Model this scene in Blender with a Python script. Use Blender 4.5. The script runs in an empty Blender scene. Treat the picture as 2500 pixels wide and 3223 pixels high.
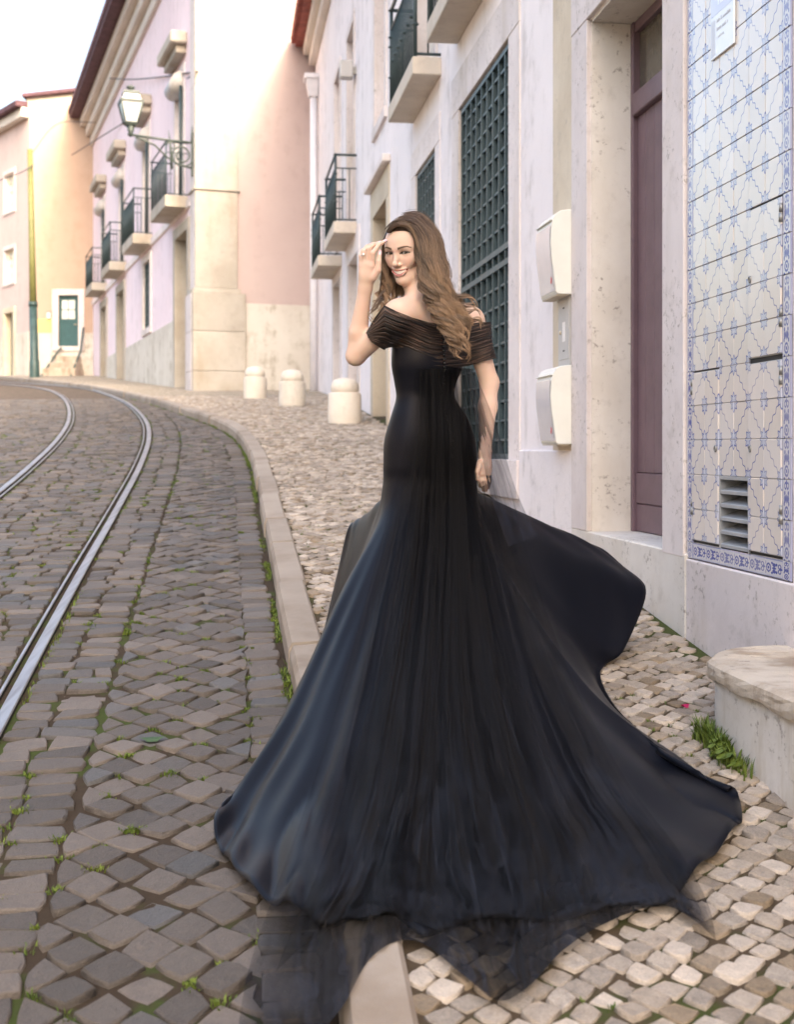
import bpy, bmesh, math, random
import numpy as np
from mathutils import Vector, Matrix
from mathutils.bvhtree import BVHTree

random.seed(7)
RNG = np.random.default_rng(7)
scene = bpy.context.scene
COL = scene.collection

# ------------------------------------------------------------------ camera
F_PX, CX, HY, CAM_Z = 3980.0, 1250.0, 1412.0, 1.40     # focal length / principal column / horizon row of the photograph
cam_data = bpy.data.cameras.new('camera')
cam = bpy.data.objects.new('camera', cam_data)
COL.objects.link(cam)
cam.location = (0, 0, CAM_Z)
cam.rotation_euler = (math.radians(90), 0, 0)
cam_data.sensor_fit = 'VERTICAL'
cam_data.sensor_height = 36.0
cam_data.sensor_width = 36.0
cam_data.lens = F_PX / 3223.0 * 36.0
cam_data.shift_y = -(1611.5 - HY) / 3223.0
cam_data.shift_x = 0.0
cam_data.clip_start = 0.05
cam_data.clip_end = 2000
cam_data.dof.use_dof = True
cam_data.dof.focus_distance = 4.5
cam_data.dof.aperture_fstop = 4.0
scene.camera = cam

# ------------------------------------------------------------------ world and sun
SUN_EL = math.radians(34)
SUN_DIR = Vector((0.50 * math.cos(SUN_EL), -0.866 * math.cos(SUN_EL), math.sin(SUN_EL)))   # towards the sun
world = bpy.data.worlds.new('World')
scene.world = world
world.use_nodes = True
wn = world.node_tree
bg = wn.nodes['Background']
sky = wn.nodes.new('ShaderNodeTexSky')
sky.sky_type = 'NISHITA'
sky.sun_disc = False
sky.sun_elevation = SUN_EL
sky.sun_rotation = math.atan2(SUN_DIR.x, SUN_DIR.y)
sky.air_density = 1.35
sky.dust_density = 10.0
sky.ozone_density = 0.9
wn.links.new(sky.outputs[0], bg.inputs['Color'])
bg.inputs['Strength'].default_value = 0.15
sun_data = bpy.data.lights.new('sun', 'SUN')
sun_data.energy = 0.5
sun_data.angle = math.radians(12)
sun_data.color = (1.0, 0.93, 0.84)
sun = bpy.data.objects.new('sun', sun_data)
COL.objects.link(sun)
sun.rotation_euler = SUN_DIR.to_track_quat('Z', 'Y').to_euler()
sun.location = (20, -30, 40)
vs = scene.view_settings
vs.view_transform = 'Standard'
vs.look = 'None'
vs.gamma = 1.0
vs.use_curve_mapping = False
vs.exposure = 2.38
scene.cycles.use_denoising = True
scene.cycles.max_bounces = 8
scene.cycles.diffuse_bounces = 4
scene.cycles.transparent_max_bounces = 16

# ------------------------------------------------------------------ helpers
def at(x, y, Y):
    """photograph pixel + distance in metres -> point in the street"""
    return Vector(((x - CX) * Y / F_PX, Y, CAM_Z + (HY - y) * Y / F_PX))

def px(p):
    return (CX + p[0] * F_PX / p[1], HY - (p[2] - CAM_Z) * F_PX / p[1])

_gt = np.array([(-60, -4.5), (-5, -0.55), (0, 0.0), (2.44, 0.29), (5.8, 0.692), (15, 1.70), (18.7, 2.03), (22, 2.30),
                (27, 2.66), (45, 4.0), (70, 5.6), (200, 9.0)])
_gy = np.arange(-80, 220, 0.25)
_gz = np.interp(_gy, _gt[:, 0], _gt[:, 1])
_k = np.ones(13) / 13
_gz = np.convolve(np.pad(_gz, 6, mode='edge'), _k, 'valid')
def gz(Y):
    return np.interp(Y, _gy, _gz)
ROAD_DROP = 0.095

def ground_hit(x, y, off=0.0):
    ys = np.arange(1.5, 80, 0.01)
    ray = CAM_Z + (HY - y) * ys / F_PX
    k = np.argmax(ray <= gz(ys) + off) if (HY - y) < 0 else None
    d = ray - (gz(ys) + off)
    s = np.where((d[:-1] > 0) & (d[1:] <= 0))[0]
    if len(s) == 0:
        return None
    Y = ys[s[0]]
    return ((x - CX) * Y / F_PX, Y)

def link(o, parent=None):
    COL.objects.link(o)
    if parent is not None:
        o.parent = parent
    return o

def mesh_obj(name, verts, faces, mat, parent=None, smooth=False, uvs=None):
    me = bpy.data.meshes.new(name)
    me.from_pydata([tuple(map(float, v)) for v in verts], [], [tuple(f) for f in faces])
    if mat is not None:
        me.materials.append(mat)
    if smooth:
        me.polygons.foreach_set('use_smooth', [True] * len(me.polygons))
    if uvs is not None:
        uvl = me.uv_layers.new(name='UVMap')
        vi = np.empty(len(me.loops), dtype=np.int32)
        me.loops.foreach_get('vertex_index', vi)
        uvl.data.foreach_set('uv', np.asarray(uvs, dtype=np.float32)[vi].ravel())
    me.update()
    return link(bpy.data.objects.new(name, me), parent)

def np_mesh(name, V, Fq, mat, parent=None, smooth=False, col=None, uv=None):
    """big meshes from arrays; Fq is a list of (n, k) index arrays"""
    me = bpy.data.meshes.new(name)
    V = np.asarray(V, dtype=np.float32)
    me.vertices.add(len(V)); me.vertices.foreach_set('co', V.ravel())
    loops = np.concatenate([f.ravel() for f in Fq]).astype(np.int32)
    tot = np.concatenate([np.full(len(f), f.shape[1]) for f in Fq]).astype(np.int32)
    st = np.concatenate([[0], np.cumsum(tot)[:-1]]).astype(np.int32)
    me.loops.add(len(loops)); me.loops.foreach_set('vertex_index', loops)
    me.polygons.add(len(tot)); me.polygons.foreach_set('loop_start', st)
    try:
        me.polygons.foreach_set('loop_total', tot)
    except Exception:
        pass
    if smooth:
        me.polygons.foreach_set('use_smooth', np.ones(len(tot), dtype=bool))
    me.update(calc_edges=True)
    if col is not None:
        a = me.attributes.new('col', 'FLOAT_COLOR', 'POINT')
        c = np.ones((len(V), 4), dtype=np.float32); c[:, :col.shape[1]] = col
        a.data.foreach_set('color', c.ravel())
    if uv is not None:
        uvl = me.uv_layers.new(name='UVMap')
        uvl.data.foreach_set('uv', np.asarray(uv, dtype=np.float32)[loops].ravel())
    if mat is not None:
        me.materials.append(mat)
    me.validate()
    return link(bpy.data.objects.new(name, me), parent)

def empty(name, loc=(0, 0, 0), parent=None):
    o = bpy.data.objects.new(name, None)
    o.empty_display_size = 0.2
    o.location = loc
    return link(o, parent)

def tag(o, label=None, cat=None, group=None, kind=None):
    if label: o['label'] = label
    if cat: o['category'] = cat
    if group: o['group'] = group
    if kind: o['kind'] = kind
    return o

def copy_tree(o, parent=None):
    c = o.copy(); COL.objects.link(c)
    if parent is not None:
        c.parent = parent
    for ch in list(o.children):
        copy_tree(ch, c)
    return c

class Frame:
    """a wall: u runs along it, d out of it, z up (z measured from the camera's height)"""
    def __init__(self, o, u, d):
        self.o = Vector((o[0], o[1])); self.u = Vector(u); self.d = Vector(d).normalized()
    def p(self, u, d, z):
        q = self.o + self.u * u + self.d * d
        return Vector((q.x, q.y, CAM_Z + z))

def hexa(P8):
    return P8, [(0, 3, 2, 1), (4, 5, 6, 7), (0, 1, 5, 4), (1, 2, 6, 5), (2, 3, 7, 6), (3, 0, 4, 7)]

def bevel_mesh(me, w, seg=1):
    bm = bmesh.new(); bm.from_mesh(me)
    bmesh.ops.recalc_face_normals(bm, faces=bm.faces)
    if w > 0:
        bmesh.ops.bevel(bm, geom=list(bm.edges), offset=w, segments=seg, affect='EDGES', profile=0.5, clamp_overlap=True)
    bm.to_mesh(me); bm.free()

def box(name, fr, u0, u1, d0, d1, z0, z1, mat, parent=None, bev=0.0, zs=None, origin=None):
    z00, z01 = (z0 if isinstance(z0, tuple) else (z0, z0))
    z10, z11 = (z1 if isinstance(z1, tuple) else (z1, z1))
    P8 = [fr.p(u0, d0, z00), fr.p(u1, d0, z01), fr.p(u1, d1, z01), fr.p(u0, d1, z00),
          fr.p(u0, d0, z10), fr.p(u1, d0, z11), fr.p(u1, d1, z11), fr.p(u0, d1, z10)]
    v, f = hexa(P8)
    o = mesh_obj(name, v, f, mat, parent)
    bevel_mesh(o.data, bev)
    return o

def tube_arrays(pts, r, n=8, closed=False, r2=None):
    pts = [Vector(p) for p in pts]
    m = len(pts)
    V = []; Fs = []
    up = Vector((0, 0, 1))
    prev = None
    for i, p in enumerate(pts):
        a = pts[max(i - 1, 0)]; b = pts[min(i + 1, m - 1)]
        if closed:
            a = pts[(i - 1) % m]; b = pts[(i + 1) % m]
        t = (b - a)
        if t.length < 1e-9: t = Vector((0, 0, 1))
        t.normalize()
        if prev is None:
            s = t.cross(up)
            if s.length < 1e-3: s = t.cross(Vector((1, 0, 0)))
        else:
            s = prev - t * prev.dot(t)
            if s.length < 1e-6: s = t.cross(up)
        s.normalize(); prev = s
        q = t.cross(s)
        rr = r[i] if hasattr(r, '__len__') else r
        for k in range(n):
            a_ = 2 * math.pi * k / n
            V.append(p + s * (rr * math.cos(a_)) + q * (rr * math.sin(a_)))
    for i in range(m - 1 if not closed else m):
        j = (i + 1) % m
        for k in range(n):
            k2 = (k + 1) % n
            Fs.append((i * n + k, i * n + k2, j * n + k2, j * n + k))
    if not closed:
        Fs.append(tuple(range(n - 1, -1, -1))); Fs.append(tuple((m - 1) * n + k for k in range(n)))
    return V, Fs

def tube(name, pts, r, mat, parent=None, n=8, closed=False):
    V, Fs = tube_arrays(pts, r, n, closed)
    return mesh_obj(name, V, Fs, mat, parent, smooth=True)

def lathe(name, base, prof, mat, parent=None, n=32, smooth=True, wob=0.0, seed=0):
    """prof: list of (radius, height)"""
    V = []; Fs = []
    rr = random.Random(seed)
    ph = [rr.uniform(0, 6.28) for _ in range(4)]
    for (r, h) in prof:
        for k in range(n):
            a = 2 * math.pi * k / n
            w = 1 + wob * (math.sin(3 * a + ph[0] + 5 * h) + 0.6 * math.sin(7 * a + ph[1] - 9 * h))
            V.append((base[0] + r * w * math.cos(a), base[1] + r * w * math.sin(a), base[2] + h))
    m = len(prof)
    for i in range(m - 1):
        for k in range(n):
            k2 = (k + 1) % n
            Fs.append((i * n + k, i * n + k2, (i + 1) * n + k2, (i + 1) * n + k))
    Fs.append(tuple(range(n - 1, -1, -1))); Fs.append(tuple((m - 1) * n + k for k in range(n)))
    return mesh_obj(name, V, Fs, mat, parent, smooth=smooth)

def join_parts(name, parts, mat, parent=None, smooth=False):
    V = []; Fs = []
    for v, f in parts:
        k = len(V); V.extend(v); Fs.extend(tuple(i + k for i in q) for q in f)
    return mesh_obj(name, V, Fs, mat, parent, smooth=smooth)

def box_vf(fr, u0, u1, d0, d1, z0, z1):
    return hexa([fr.p(u0, d0, z0), fr.p(u1, d0, z0), fr.p(u1, d1, z0), fr.p(u0, d1, z0),
                 fr.p(u0, d0, z1), fr.p(u1, d0, z1), fr.p(u1, d1, z1), fr.p(u0, d1, z1)])

def wall_open(name, fr, u0, u1, z0, z1, opens, mat, parent=None, depth=0.25, d=0.0, extra_u=()):
    """facade sheet with real openings and their reveals. opens: (ua, ub, za, zb)"""
    g_ = 0.018
    opens = [(o[0] - g_, o[1] + g_, o[2] - g_, o[3] + g_) for o in opens]
    us = sorted(set([u0, u1] + [x for o in opens for x in o[:2]] + list(extra_u)))
    zs = sorted(set([z0, z1] + [x for o in opens for x in o[2:4]]))
    us = [u for u in us if u0 <= u <= u1]; zs = [z for z in zs if z0 <= z <= z1]
    V = []; Fs = []
    def quad(a, b, c, e):
        k = len(V); V.extend([a, b, c, e]); Fs.append((k, k + 1, k + 2, k + 3))
    for i in range(len(us) - 1):
        for j in range(len(zs) - 1):
            uc = (us[i] + us[i + 1]) / 2; zc = (zs[j] + zs[j + 1]) / 2
            if any(o[0] < uc < o[1] and o[2] < zc < o[3] for o in opens):
                continue
            quad(fr.p(us[i], d, zs[j]), fr.p(us[i + 1], d, zs[j]), fr.p(us[i + 1], d, zs[j + 1]), fr.p(us[i], d, zs[j + 1]))
    for (a, b, c, e) in opens:
        dd = d - depth
        quad(fr.p(a, d, c), fr.p(a, dd, c), fr.p(a, dd, e), fr.p(a, d, e))
        quad(fr.p(b, d, c), fr.p(b, d, e), fr.p(b, dd, e), fr.p(b, dd, c))
        quad(fr.p(a, d, e), fr.p(a, dd, e), fr.p(b, dd, e), fr.p(b, d, e))
        quad(fr.p(a, d, c), fr.p(b, d, c), fr.p(b, dd, c), fr.p(a, dd, c))
    return mesh_obj(name, V, Fs, mat, parent)

def frame4(name, fr, a, b, c, e, w, d0, d1, mat, parent, bev=0.004, sill=True, wt=None):
    """stone surround of an opening as its own jambs, lintel and sill"""
    wt = wt or w
    box('jamb', fr, a - w, a, d0, d1, c, e, mat, parent, bev)
    box('jamb', fr, b, b + w, d0, d1, c, e, mat, parent, bev)
    box('lintel', fr, a - w, b + w, d0, d1 + 0.003, e, e + wt, mat, parent, bev)
    if sill:
        box('sill', fr, a - w, b + w, d0, d1 + 0.02, c - w * 0.8, c, mat, parent, bev)

def catmull(P, n, closed=False):
    P = np.asarray(P, dtype=float); m = len(P)
    out = []
    segs = m if closed else m - 1
    for i in range(segs):
        if closed:
            p0, p1, p2, p3 = P[(i - 1) % m], P[i], P[(i + 1) % m], P[(i + 2) % m]
        else:
            p1, p2 = P[i], P[i + 1]
            p0 = P[i - 1] if i > 0 else 2 * p1 - p2
            p3 = P[i + 2] if i + 2 < m else 2 * p2 - p1
        t = np.linspace(0, 1, n, endpoint=False)[:, None]
        out.append(0.5 * ((2 * p1) + (-p0 + p2) * t + (2 * p0 - 5 * p1 + 4 * p2 - p3) * t ** 2 + (-p0 + 3 * p1 - 3 * p2 + p3) * t ** 3))
    if not closed:
        out.append(P[-1:])
    return np.concatenate(out)

class Curve2:
    """arc-length parametrised plan curve"""
    def __init__(self, pts, n=40):
        self.p = catmull(pts, n)
        d = np.linalg.norm(np.diff(self.p, axis=0), axis=1)
        self.s = np.concatenate([[0], np.cumsum(d)])
        t = np.gradient(self.p, axis=0); t /= np.linalg.norm(t, axis=1)[:, None]
        k = np.ones(9) / 9
        t = np.stack([np.convolve(np.pad(t[:, i], 4, mode='edge'), k, 'valid') for i in (0, 1)], 1)
        t /= np.linalg.norm(t, axis=1)[:, None]
        self.t = t
        self.L = self.s[-1]
    def at(self, s, off=0.0):
        s = np.asarray(s, dtype=float); off = np.asarray(off, dtype=float)
        x = np.interp(s, self.s, self.p[:, 0]); y = np.interp(s, self.s, self.p[:, 1])
        tx = np.interp(s, self.s, self.t[:, 0]); ty = np.interp(s, self.s, self.t[:, 1])
        l = np.hypot(tx, ty); tx /= l; ty /= l
        return np.stack([x + ty * off, y - tx * off], -1)      # + off = to the right of the travel direction

# ------------------------------------------------------------------ materials
class S:
    """a node socket with arithmetic"""
    def __init__(self, nt, sock): self.nt = nt; self.k = sock
    def _m(self, op, *o):
        n = self.nt.nodes.new('ShaderNodeMath'); n.operation = op
        for i, x in enumerate((self,) + o):
            if isinstance(x, S): self.nt.links.new(x.k, n.inputs[i])
            else: n.inputs[i].default_value = float(x)
        return S(self.nt, n.outputs[0])
    def __add__(s, o): return s._m('ADD', o)
    __radd__ = __add__
    def __sub__(s, o): return s._m('SUBTRACT', o)
    def __rsub__(s, o): return (s * -1.0) + o
    def __mul__(s, o): return s._m('MULTIPLY', o)
    __rmul__ = __mul__
    def __truediv__(s, o): return s._m('DIVIDE', o)
    def abs(s): return s._m('ABSOLUTE')
    def sin(s): return s._m('SINE')
    def cos(s): return s._m('COSINE')
    def frac(s): return s._m('FRACT')
    def floor(s): return s._m('FLOOR')
    def sqrt(s): return s._m('SQRT')
    def pow(s, e): return s._m('POWER', e)
    def min(s, o): return s._m('MINIMUM', o)
    def max(s, o): return s._m('MAXIMUM', o)
    def lt(s, o): return s._m('LESS_THAN', o)
    def gt(s, o): return s._m('GREATER_THAN', o)
    def atan2(s, o): return s._m('ARCTAN2', o)
    def pingpong(s, o): return s._m('PINGPONG', o)
    def step(s, a, b):
        n = s.nt.nodes.new('ShaderNodeMapRange'); n.interpolation_type = 'SMOOTHSTEP'
        s.nt.links.new(s.k, n.inputs[0]); n.inputs[1].default_value = a; n.inputs[2].default_value = b
        return S(s.nt, n.outputs[0])

class M:
    def __init__(self, name, rough=0.8, spec=0.3, metallic=0.0):
        self.mat = bpy.data.materials.new(name); self.mat.use_nodes = True
        self.nt = self.mat.node_tree
        self.b = self.nt.nodes['Principled BSDF']
        self.b.inputs['Roughness'].default_value = rough
        self.b.inputs['Specular IOR Level'].default_value = spec
        self.b.inputs['Metallic'].default_value = metallic
    def link(self, a, b): self.nt.links.new(a.k if isinstance(a, S) else a, b)
    def coord(self, which='Object'):
        n = self.nt.nodes.new('ShaderNodeTexCoord'); return n.outputs[which]
    def pos(self):
        n = self.nt.nodes.new('ShaderNodeNewGeometry'); return n.outputs['Position']
    def xyz(self, v):
        n = self.nt.nodes.new('ShaderNodeSeparateXYZ'); self.nt.links.new(v, n.inputs[0])
        return [S(self.nt, n.outputs[i]) for i in range(3)]
    def vec(self, x, y, z):
        n = self.nt.nodes.new('ShaderNodeCombineXYZ')
        for i, q in enumerate((x, y, z)):
            if isinstance(q, S): self.nt.links.new(q.k, n.inputs[i])
            else: n.inputs[i].default_value = q
        return n.outputs[0]
    def noise(self, scale, detail=4, rough=0.55, vec=None, dist=0.0, color=False):
        n = self.nt.nodes.new('ShaderNodeTexNoise')
        n.inputs['Scale'].default_value = scale; n.inputs['Detail'].default_value = detail
        n.inputs['Roughness'].default_value = rough; n.inputs['Distortion'].default_value = dist
        self.nt.links.new(vec if vec is not None else self.pos(), n.inputs['Vector'])
        return n.outputs['Color'] if color else S(self.nt, n.outputs['Fac'] if 'Fac' in n.outputs else n.outputs[0])
    def voronoi(self, scale, vec=None, feature='F1', out='Distance'):
        n = self.nt.nodes.new('ShaderNodeTexVoronoi'); n.feature = feature
        n.inputs['Scale'].default_value = scale
        self.nt.links.new(vec if vec is not None else self.pos(), n.inputs['Vector'])
        return S(self.nt, n.outputs[out]) if out != 'Color' else n.outputs['Color']
    def stretch(self, sx, sy, sz, vec=None):
        n = self.nt.nodes.new('ShaderNodeMapping'); n.inputs['Scale'].default_value = (sx, sy, sz)
        self.nt.links.new(vec if vec is not None else self.pos(), n.inputs['Vector'])
        return n.outputs[0]
    def mix(self, f, a, b):
        n = self.nt.nodes.new('ShaderNodeMix'); n.data_type = 'RGBA'
        if isinstance(f, S): self.nt.links.new(f.k, n.inputs[0])
        else: n.inputs[0].default_value = f
        for i, c in ((6, a), (7, b)):
            if isinstance(c, (tuple, list)): n.inputs[i].default_value = (*c[:3], 1)
            else: self.nt.links.new(c.k if isinstance(c, S) else c, n.inputs[i])
        return n.outputs[2]
    def hsv(self, c, h=0.5, s=1.0, v=1.0):
        n = self.nt.nodes.new('ShaderNodeHueSaturation')
        for key, val in (('Hue', h), ('Saturation', s), ('Value', v)):
            if isinstance(val, S): self.nt.links.new(val.k, n.inputs[key])
            else: n.inputs[key].default_value = val
        self.nt.links.new(c, n.inputs['Color'])
        return n.outputs[0]
    def rgb(self, c):
        n = self.nt.nodes.new('ShaderNodeRGB'); n.outputs[0].default_value = (*c, 1); return n.outputs[0]
    def color(self, c):
        if isinstance(c, (tuple, list)): self.b.inputs['Base Color'].default_value = (*c[:3], 1)
        else: self.nt.links.new(c.k if isinstance(c, S) else c, self.b.inputs['Base Color'])
        return self
    def rough(self, s):
        self.link(s, self.b.inputs['Roughness']); return self
    def bump(self, h, strength=0.3, dist=0.01):
        n = self.nt.nodes.new('ShaderNodeBump')
        n.inputs['Strength'].default_value = strength; n.inputs['Distance'].default_value = dist
        self.link(h, n.inputs['Height']); self.nt.links.new(n.outputs[0], self.b.inputs['Normal'])
        return self
    def attr(self, name):
        n = self.nt.nodes.new('ShaderNodeAttribute'); n.attribute_name = name; return n.outputs['Color']
    def rnd(self):
        n = self.nt.nodes.new('ShaderNodeObjectInfo'); return S(self.nt, n.outputs['Random'])
    def uv(self):
        return self.xyz(self.coord('UV'))[:2]

def plaster(name, col, col2, dirt=(0.35, 0.31, 0.27), amount=0.35, streak=0.5, bump=0.25):
    m = M(name, rough=0.9, spec=0.15)
    n1 = m.noise(0.7, 6, 0.6)
    n2 = m.noise(3.5, 5, 0.65)
    st = m.noise(1.0, 5, 0.6, m.stretch(3.0, 3.0, 0.28))
    c = m.mix(n1.step(0.3, 0.75), col, col2)
    c = m.mix(((st * n2).step(0.24, 0.42)) * (amount * streak), c, dirt)
    crack = 1.0 - ((m.noise(2.3, 6, 0.6, dist=1.2) - 0.5).abs()).step(0.0, 0.006)
    c = m.mix(crack * n1.step(0.48, 0.6) * 0.35, c, dirt)
    fine = m.noise(60, 4, 0.6)
    c = m.mix(fine.step(0.62, 0.8) * (0.25 * amount), c, dirt)
    m.color(c)
    m.bump(m.noise(22, 6, 0.65) * 0.6 + n2 * 0.8 + fine * 0.2, bump, 0.012)
    return m.mat

def stone(name, col, col2, pit=(0.28, 0.24, 0.21), pits=0.6, stain=(0.45, 0.37, 0.27), stains=0.3, rough=0.75, bump=0.3, ss=1.0):
    m = M(name, rough=rough, spec=0.25)
    n1 = m.noise(1.6, 6, 0.62)
    n2 = m.noise(9.0, 6, 0.65)
    v = m.noise(34.0, 5, 0.7)
    big = m.noise(4.5, 4, 0.6, dist=0.8)
    c = m.mix(n1.step(0.32, 0.7), col, col2)
    c = m.mix(m.noise(0.9 * ss, 5, 0.6, m.stretch(2.2, 2.2, 0.6)).step(0.47, 0.68) * stains, c, stain)
    c = m.mix(((v.step(0.54, 0.66)) * (big.step(0.47, 0.60))) * pits, c, pit)
    c = m.mix(n2.step(0.52, 0.75) * 0.28, c, pit)
    c = m.hsv(c, 0.5, 1.0, m.rnd() * 0.20 + 0.90)
    m.color(c)
    m.bump(n2 * 0.7 + v * 0.5, bump, 0.008)
    return m.mat

def paint(name, col, rough=0.45, var=0.12, spec=0.4, bump=0.08, metallic=0.0):
    m = M(name, rough=rough, spec=spec, metallic=metallic)
    n = m.noise(6.0, 5, 0.65)
    dark = tuple(x * (1 - var * 2) for x in col)
    m.color(m.mix(n.step(0.35, 0.75), col, dark))
    m.bump(m.noise(40, 4, 0.6), bump, 0.004)
    return m.mat

MAT = {}
MAT['white_plaster'] = plaster('white_plaster', (0.86, 0.80, 0.81), (0.79, 0.73, 0.74), (0.42, 0.38, 0.36), 0.8, 0.6)
MAT['stained_plaster'] = plaster('stained_plaster', (0.84, 0.78, 0.79), (0.74, 0.69, 0.69), (0.26, 0.235, 0.23), 1.5, 0.6, bump=0.4)
MAT['pink_plaster'] = plaster('pink_plaster', (0.86, 0.73, 0.78), (0.81, 0.67, 0.72), (0.52, 0.45, 0.44), 0.7)
MAT['peach_plaster'] = plaster('peach_plaster', (0.53, 0.425, 0.40), (0.49, 0.385, 0.365), (0.40, 0.31, 0.28), 0.8)
MAT['orange_plaster'] = plaster('orange_plaster', (0.50, 0.365, 0.285), (0.46, 0.325, 0.25), (0.40, 0.28, 0.20), 0.7)
MAT['rose_plaster'] = plaster('rose_plaster', (0.62, 0.50, 0.475), (0.57, 0.45, 0.425), (0.44, 0.34, 0.32), 0.7)
MAT['grey_plaster'] = plaster('grey_plaster', (0.66, 0.62, 0.56), (0.56, 0.51, 0.45), (0.36, 0.31, 0.24), 0.9, 0.9)
MAT['stone'] = stone('limestone', (0.70, 0.66, 0.62), (0.60, 0.55, 0.50), pits=0.9)
MAT['stone_pink'] = stone('pinkish_limestone', (0.76, 0.69, 0.68), (0.66, 0.59, 0.58), pits=0.7, stains=0.45)
MAT['stone_warm'] = stone('warm_limestone', (0.62, 0.54, 0.43), (0.53, 0.445, 0.34), pits=0.4, stain=(0.38, 0.29, 0.19), stains=0.4)
MAT['stone_worn'] = stone('worn_limestone', (0.60, 0.53, 0.45), (0.42, 0.34, 0.26), stain=(0.20, 0.13, 0.075), stains=0.55, pits=0.8, bump=0.9, ss=3.0)
MAT['bench_side'] = stone('bench_whitewash', (0.72, 0.68, 0.64), (0.58, 0.53, 0.48), pits=0.7, stains=0.5, ss=4.0)
MAT['slab_under'] = stone('balcony_stone', (0.62, 0.55, 0.47), (0.50, 0.43, 0.37), pits=0.3)
MAT['stone_lit'] = stone('pilaster_limestone', (0.47, 0.43, 0.38), (0.39, 0.35, 0.30), pits=0.3, stain=(0.33, 0.26, 0.18), stains=0.5)
MAT['iron'] = paint('dark_green_iron', (0.035, 0.055, 0.06), 0.42)
MAT['grille'] = paint('grille_iron', (0.055, 0.085, 0.098), 0.45, 0.12)
MAT['grille_glass'] = paint('grille_backing', (0.02, 0.03, 0.035), 0.25)
MAT['purple_wood'] = paint('mauve_painted_wood', (0.165, 0.105, 0.125), 0.5, 0.10, bump=0.15)
MAT['brown_wood'] = paint('brown_painted_wood', (0.16, 0.09, 0.08), 0.55, 0.15, bump=0.2)
MAT['green_wood'] = paint('green_painted_wood', (0.035, 0.10, 0.11), 0.45, 0.1)
MAT['white_wood'] = paint('white_painted_wood', (0.78, 0.76, 0.74), 0.5, 0.04)
MAT['cream_wood'] = paint('cream_shutter', (0.78, 0.72, 0.58), 0.6, 0.04)
MAT['mauve_wood'] = paint('lilac_window_frame', (0.50, 0.44, 0.50), 0.5, 0.05)
MAT['shutter_grey'] = paint('pale_blind', (0.62, 0.66, 0.74), 0.5, 0.04)
MAT['transom'] = paint('transom_glass', (0.11, 0.095, 0.075), 0.12, 0.1, spec=0.6)
MAT['pane'] = paint('window_pane', (0.10, 0.12, 0.14), 0.06, 0.1, spec=0.8)
MAT['pane_lit'] = paint('curtained_pane', (0.72, 0.74, 0.70), 0.15, 0.06, spec=0.6)
MAT['box_white'] = paint('letterbox_enamel', (0.76, 0.755, 0.71), 0.35, 0.03)
MAT['box_front'] = paint('letterbox_flap', (0.68, 0.65, 0.68), 0.16, 0.04, spec=0.6)
MAT['grey_plastic'] = paint('grey_plastic', (0.50, 0.48, 0.47), 0.5, 0.05)
MAT['dark_slot'] = paint('dark_slot', (0.03, 0.03, 0.03), 0.6)
MAT['red_print'] = paint('red_print', (0.60, 0.02, 0.05), 0.4)
MAT['paper'] = paint('paper_label', (0.80, 0.76, 0.74), 0.6, 0.03)
MAT['grey_print'] = paint('grey_print', (0.58, 0.58, 0.64), 0.5)
MAT['zinc'] = paint('zinc', (0.42, 0.43, 0.45), 0.4, 0.1, metallic=0.3)
MAT['rust_dark'] = paint('rusty_interior', (0.12, 0.07, 0.05), 0.8, 0.3)
MAT['steel_dull'] = paint('dull_steel', (0.30, 0.30, 0.30), 0.4, 0.1, metallic=0.6)
MAT['downpipe'] = paint('white_downpipe', (0.78, 0.76, 0.80), 0.5, 0.04)
MAT['pole_top'] = paint('olive_pole_paint', (0.19, 0.19, 0.065), 0.5, 0.12)
MAT['pole_low'] = paint('dark_green_pole_paint', (0.045, 0.085, 0.085), 0.4, 0.2)
MAT['roof_tile'] = paint('red_roof_tile', (0.30, 0.085, 0.07), 0.8, 0.25, bump=0.4)
MAT['roof_dark'] = paint('dark_roof_edge', (0.12, 0.06, 0.075), 0.8, 0.25)
MAT['cornice'] = plaster('cornice_plaster', (0.70, 0.65, 0.60), (0.62, 0.57, 0.52), amount=0.2)
MAT['wire'] = paint('cable_black', (0.08, 0.07, 0.08), 0.6)
MAT['lamp_iron'] = paint('lamp_iron', (0.05, 0.065, 0.06), 0.5, 0.2)
MAT['sign_plate'] = paint('sign_enamel', (0.80, 0.82, 0.86), 0.15, 0.02, spec=0.6)
MAT['sign_blue'] = paint('sign_blue_band', (0.60, 0.62, 0.78), 0.15, 0.02, spec=0.6)
m = M('lamp_glass', rough=0.15, spec=0.5); m.color((0.36, 0.38, 0.39)); m.b.inputs['Transmission Weight'].default_value = 0.1
MAT['lamp_glass'] = m.mat

def stone_mat(name, c1, c2, c3, spec=0.35, rough=0.6):
    m = M(name, rough=rough, spec=spec)
    a = m.xyz(m.attr('col'))
    f = a[0]
    n = m.noise(38, 6, 0.7); n2 = m.noise(210, 3, 0.65)
    c = m.mix(f.step(0.0, 1.0), c1, c2)
    c = m.mix(a[1].step(0.78, 0.95), c, c3)
    v = (n - 0.5) * 1.0 + (n2 - 0.5) * 0.9 + a[2] * 0.55 + 0.72
    c = m.hsv(c, 0.5, 1.0, v)
    m.color(c)
    m.rough((n * 0.4) + (rough - 0.2))
    m.bump(n * 1.0 + n2 * 0.45, 0.7, 0.008)
    return m.mat
MAT['sett'] = stone_mat('basalt_sett', (0.078, 0.066, 0.058), (0.118, 0.099, 0.087), (0.082, 0.079, 0.080))
MAT['calcada'] = stone_mat('limestone_cube', (0.32, 0.265, 0.215), (0.44, 0.375, 0.315), (0.25, 0.19, 0.13))

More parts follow.
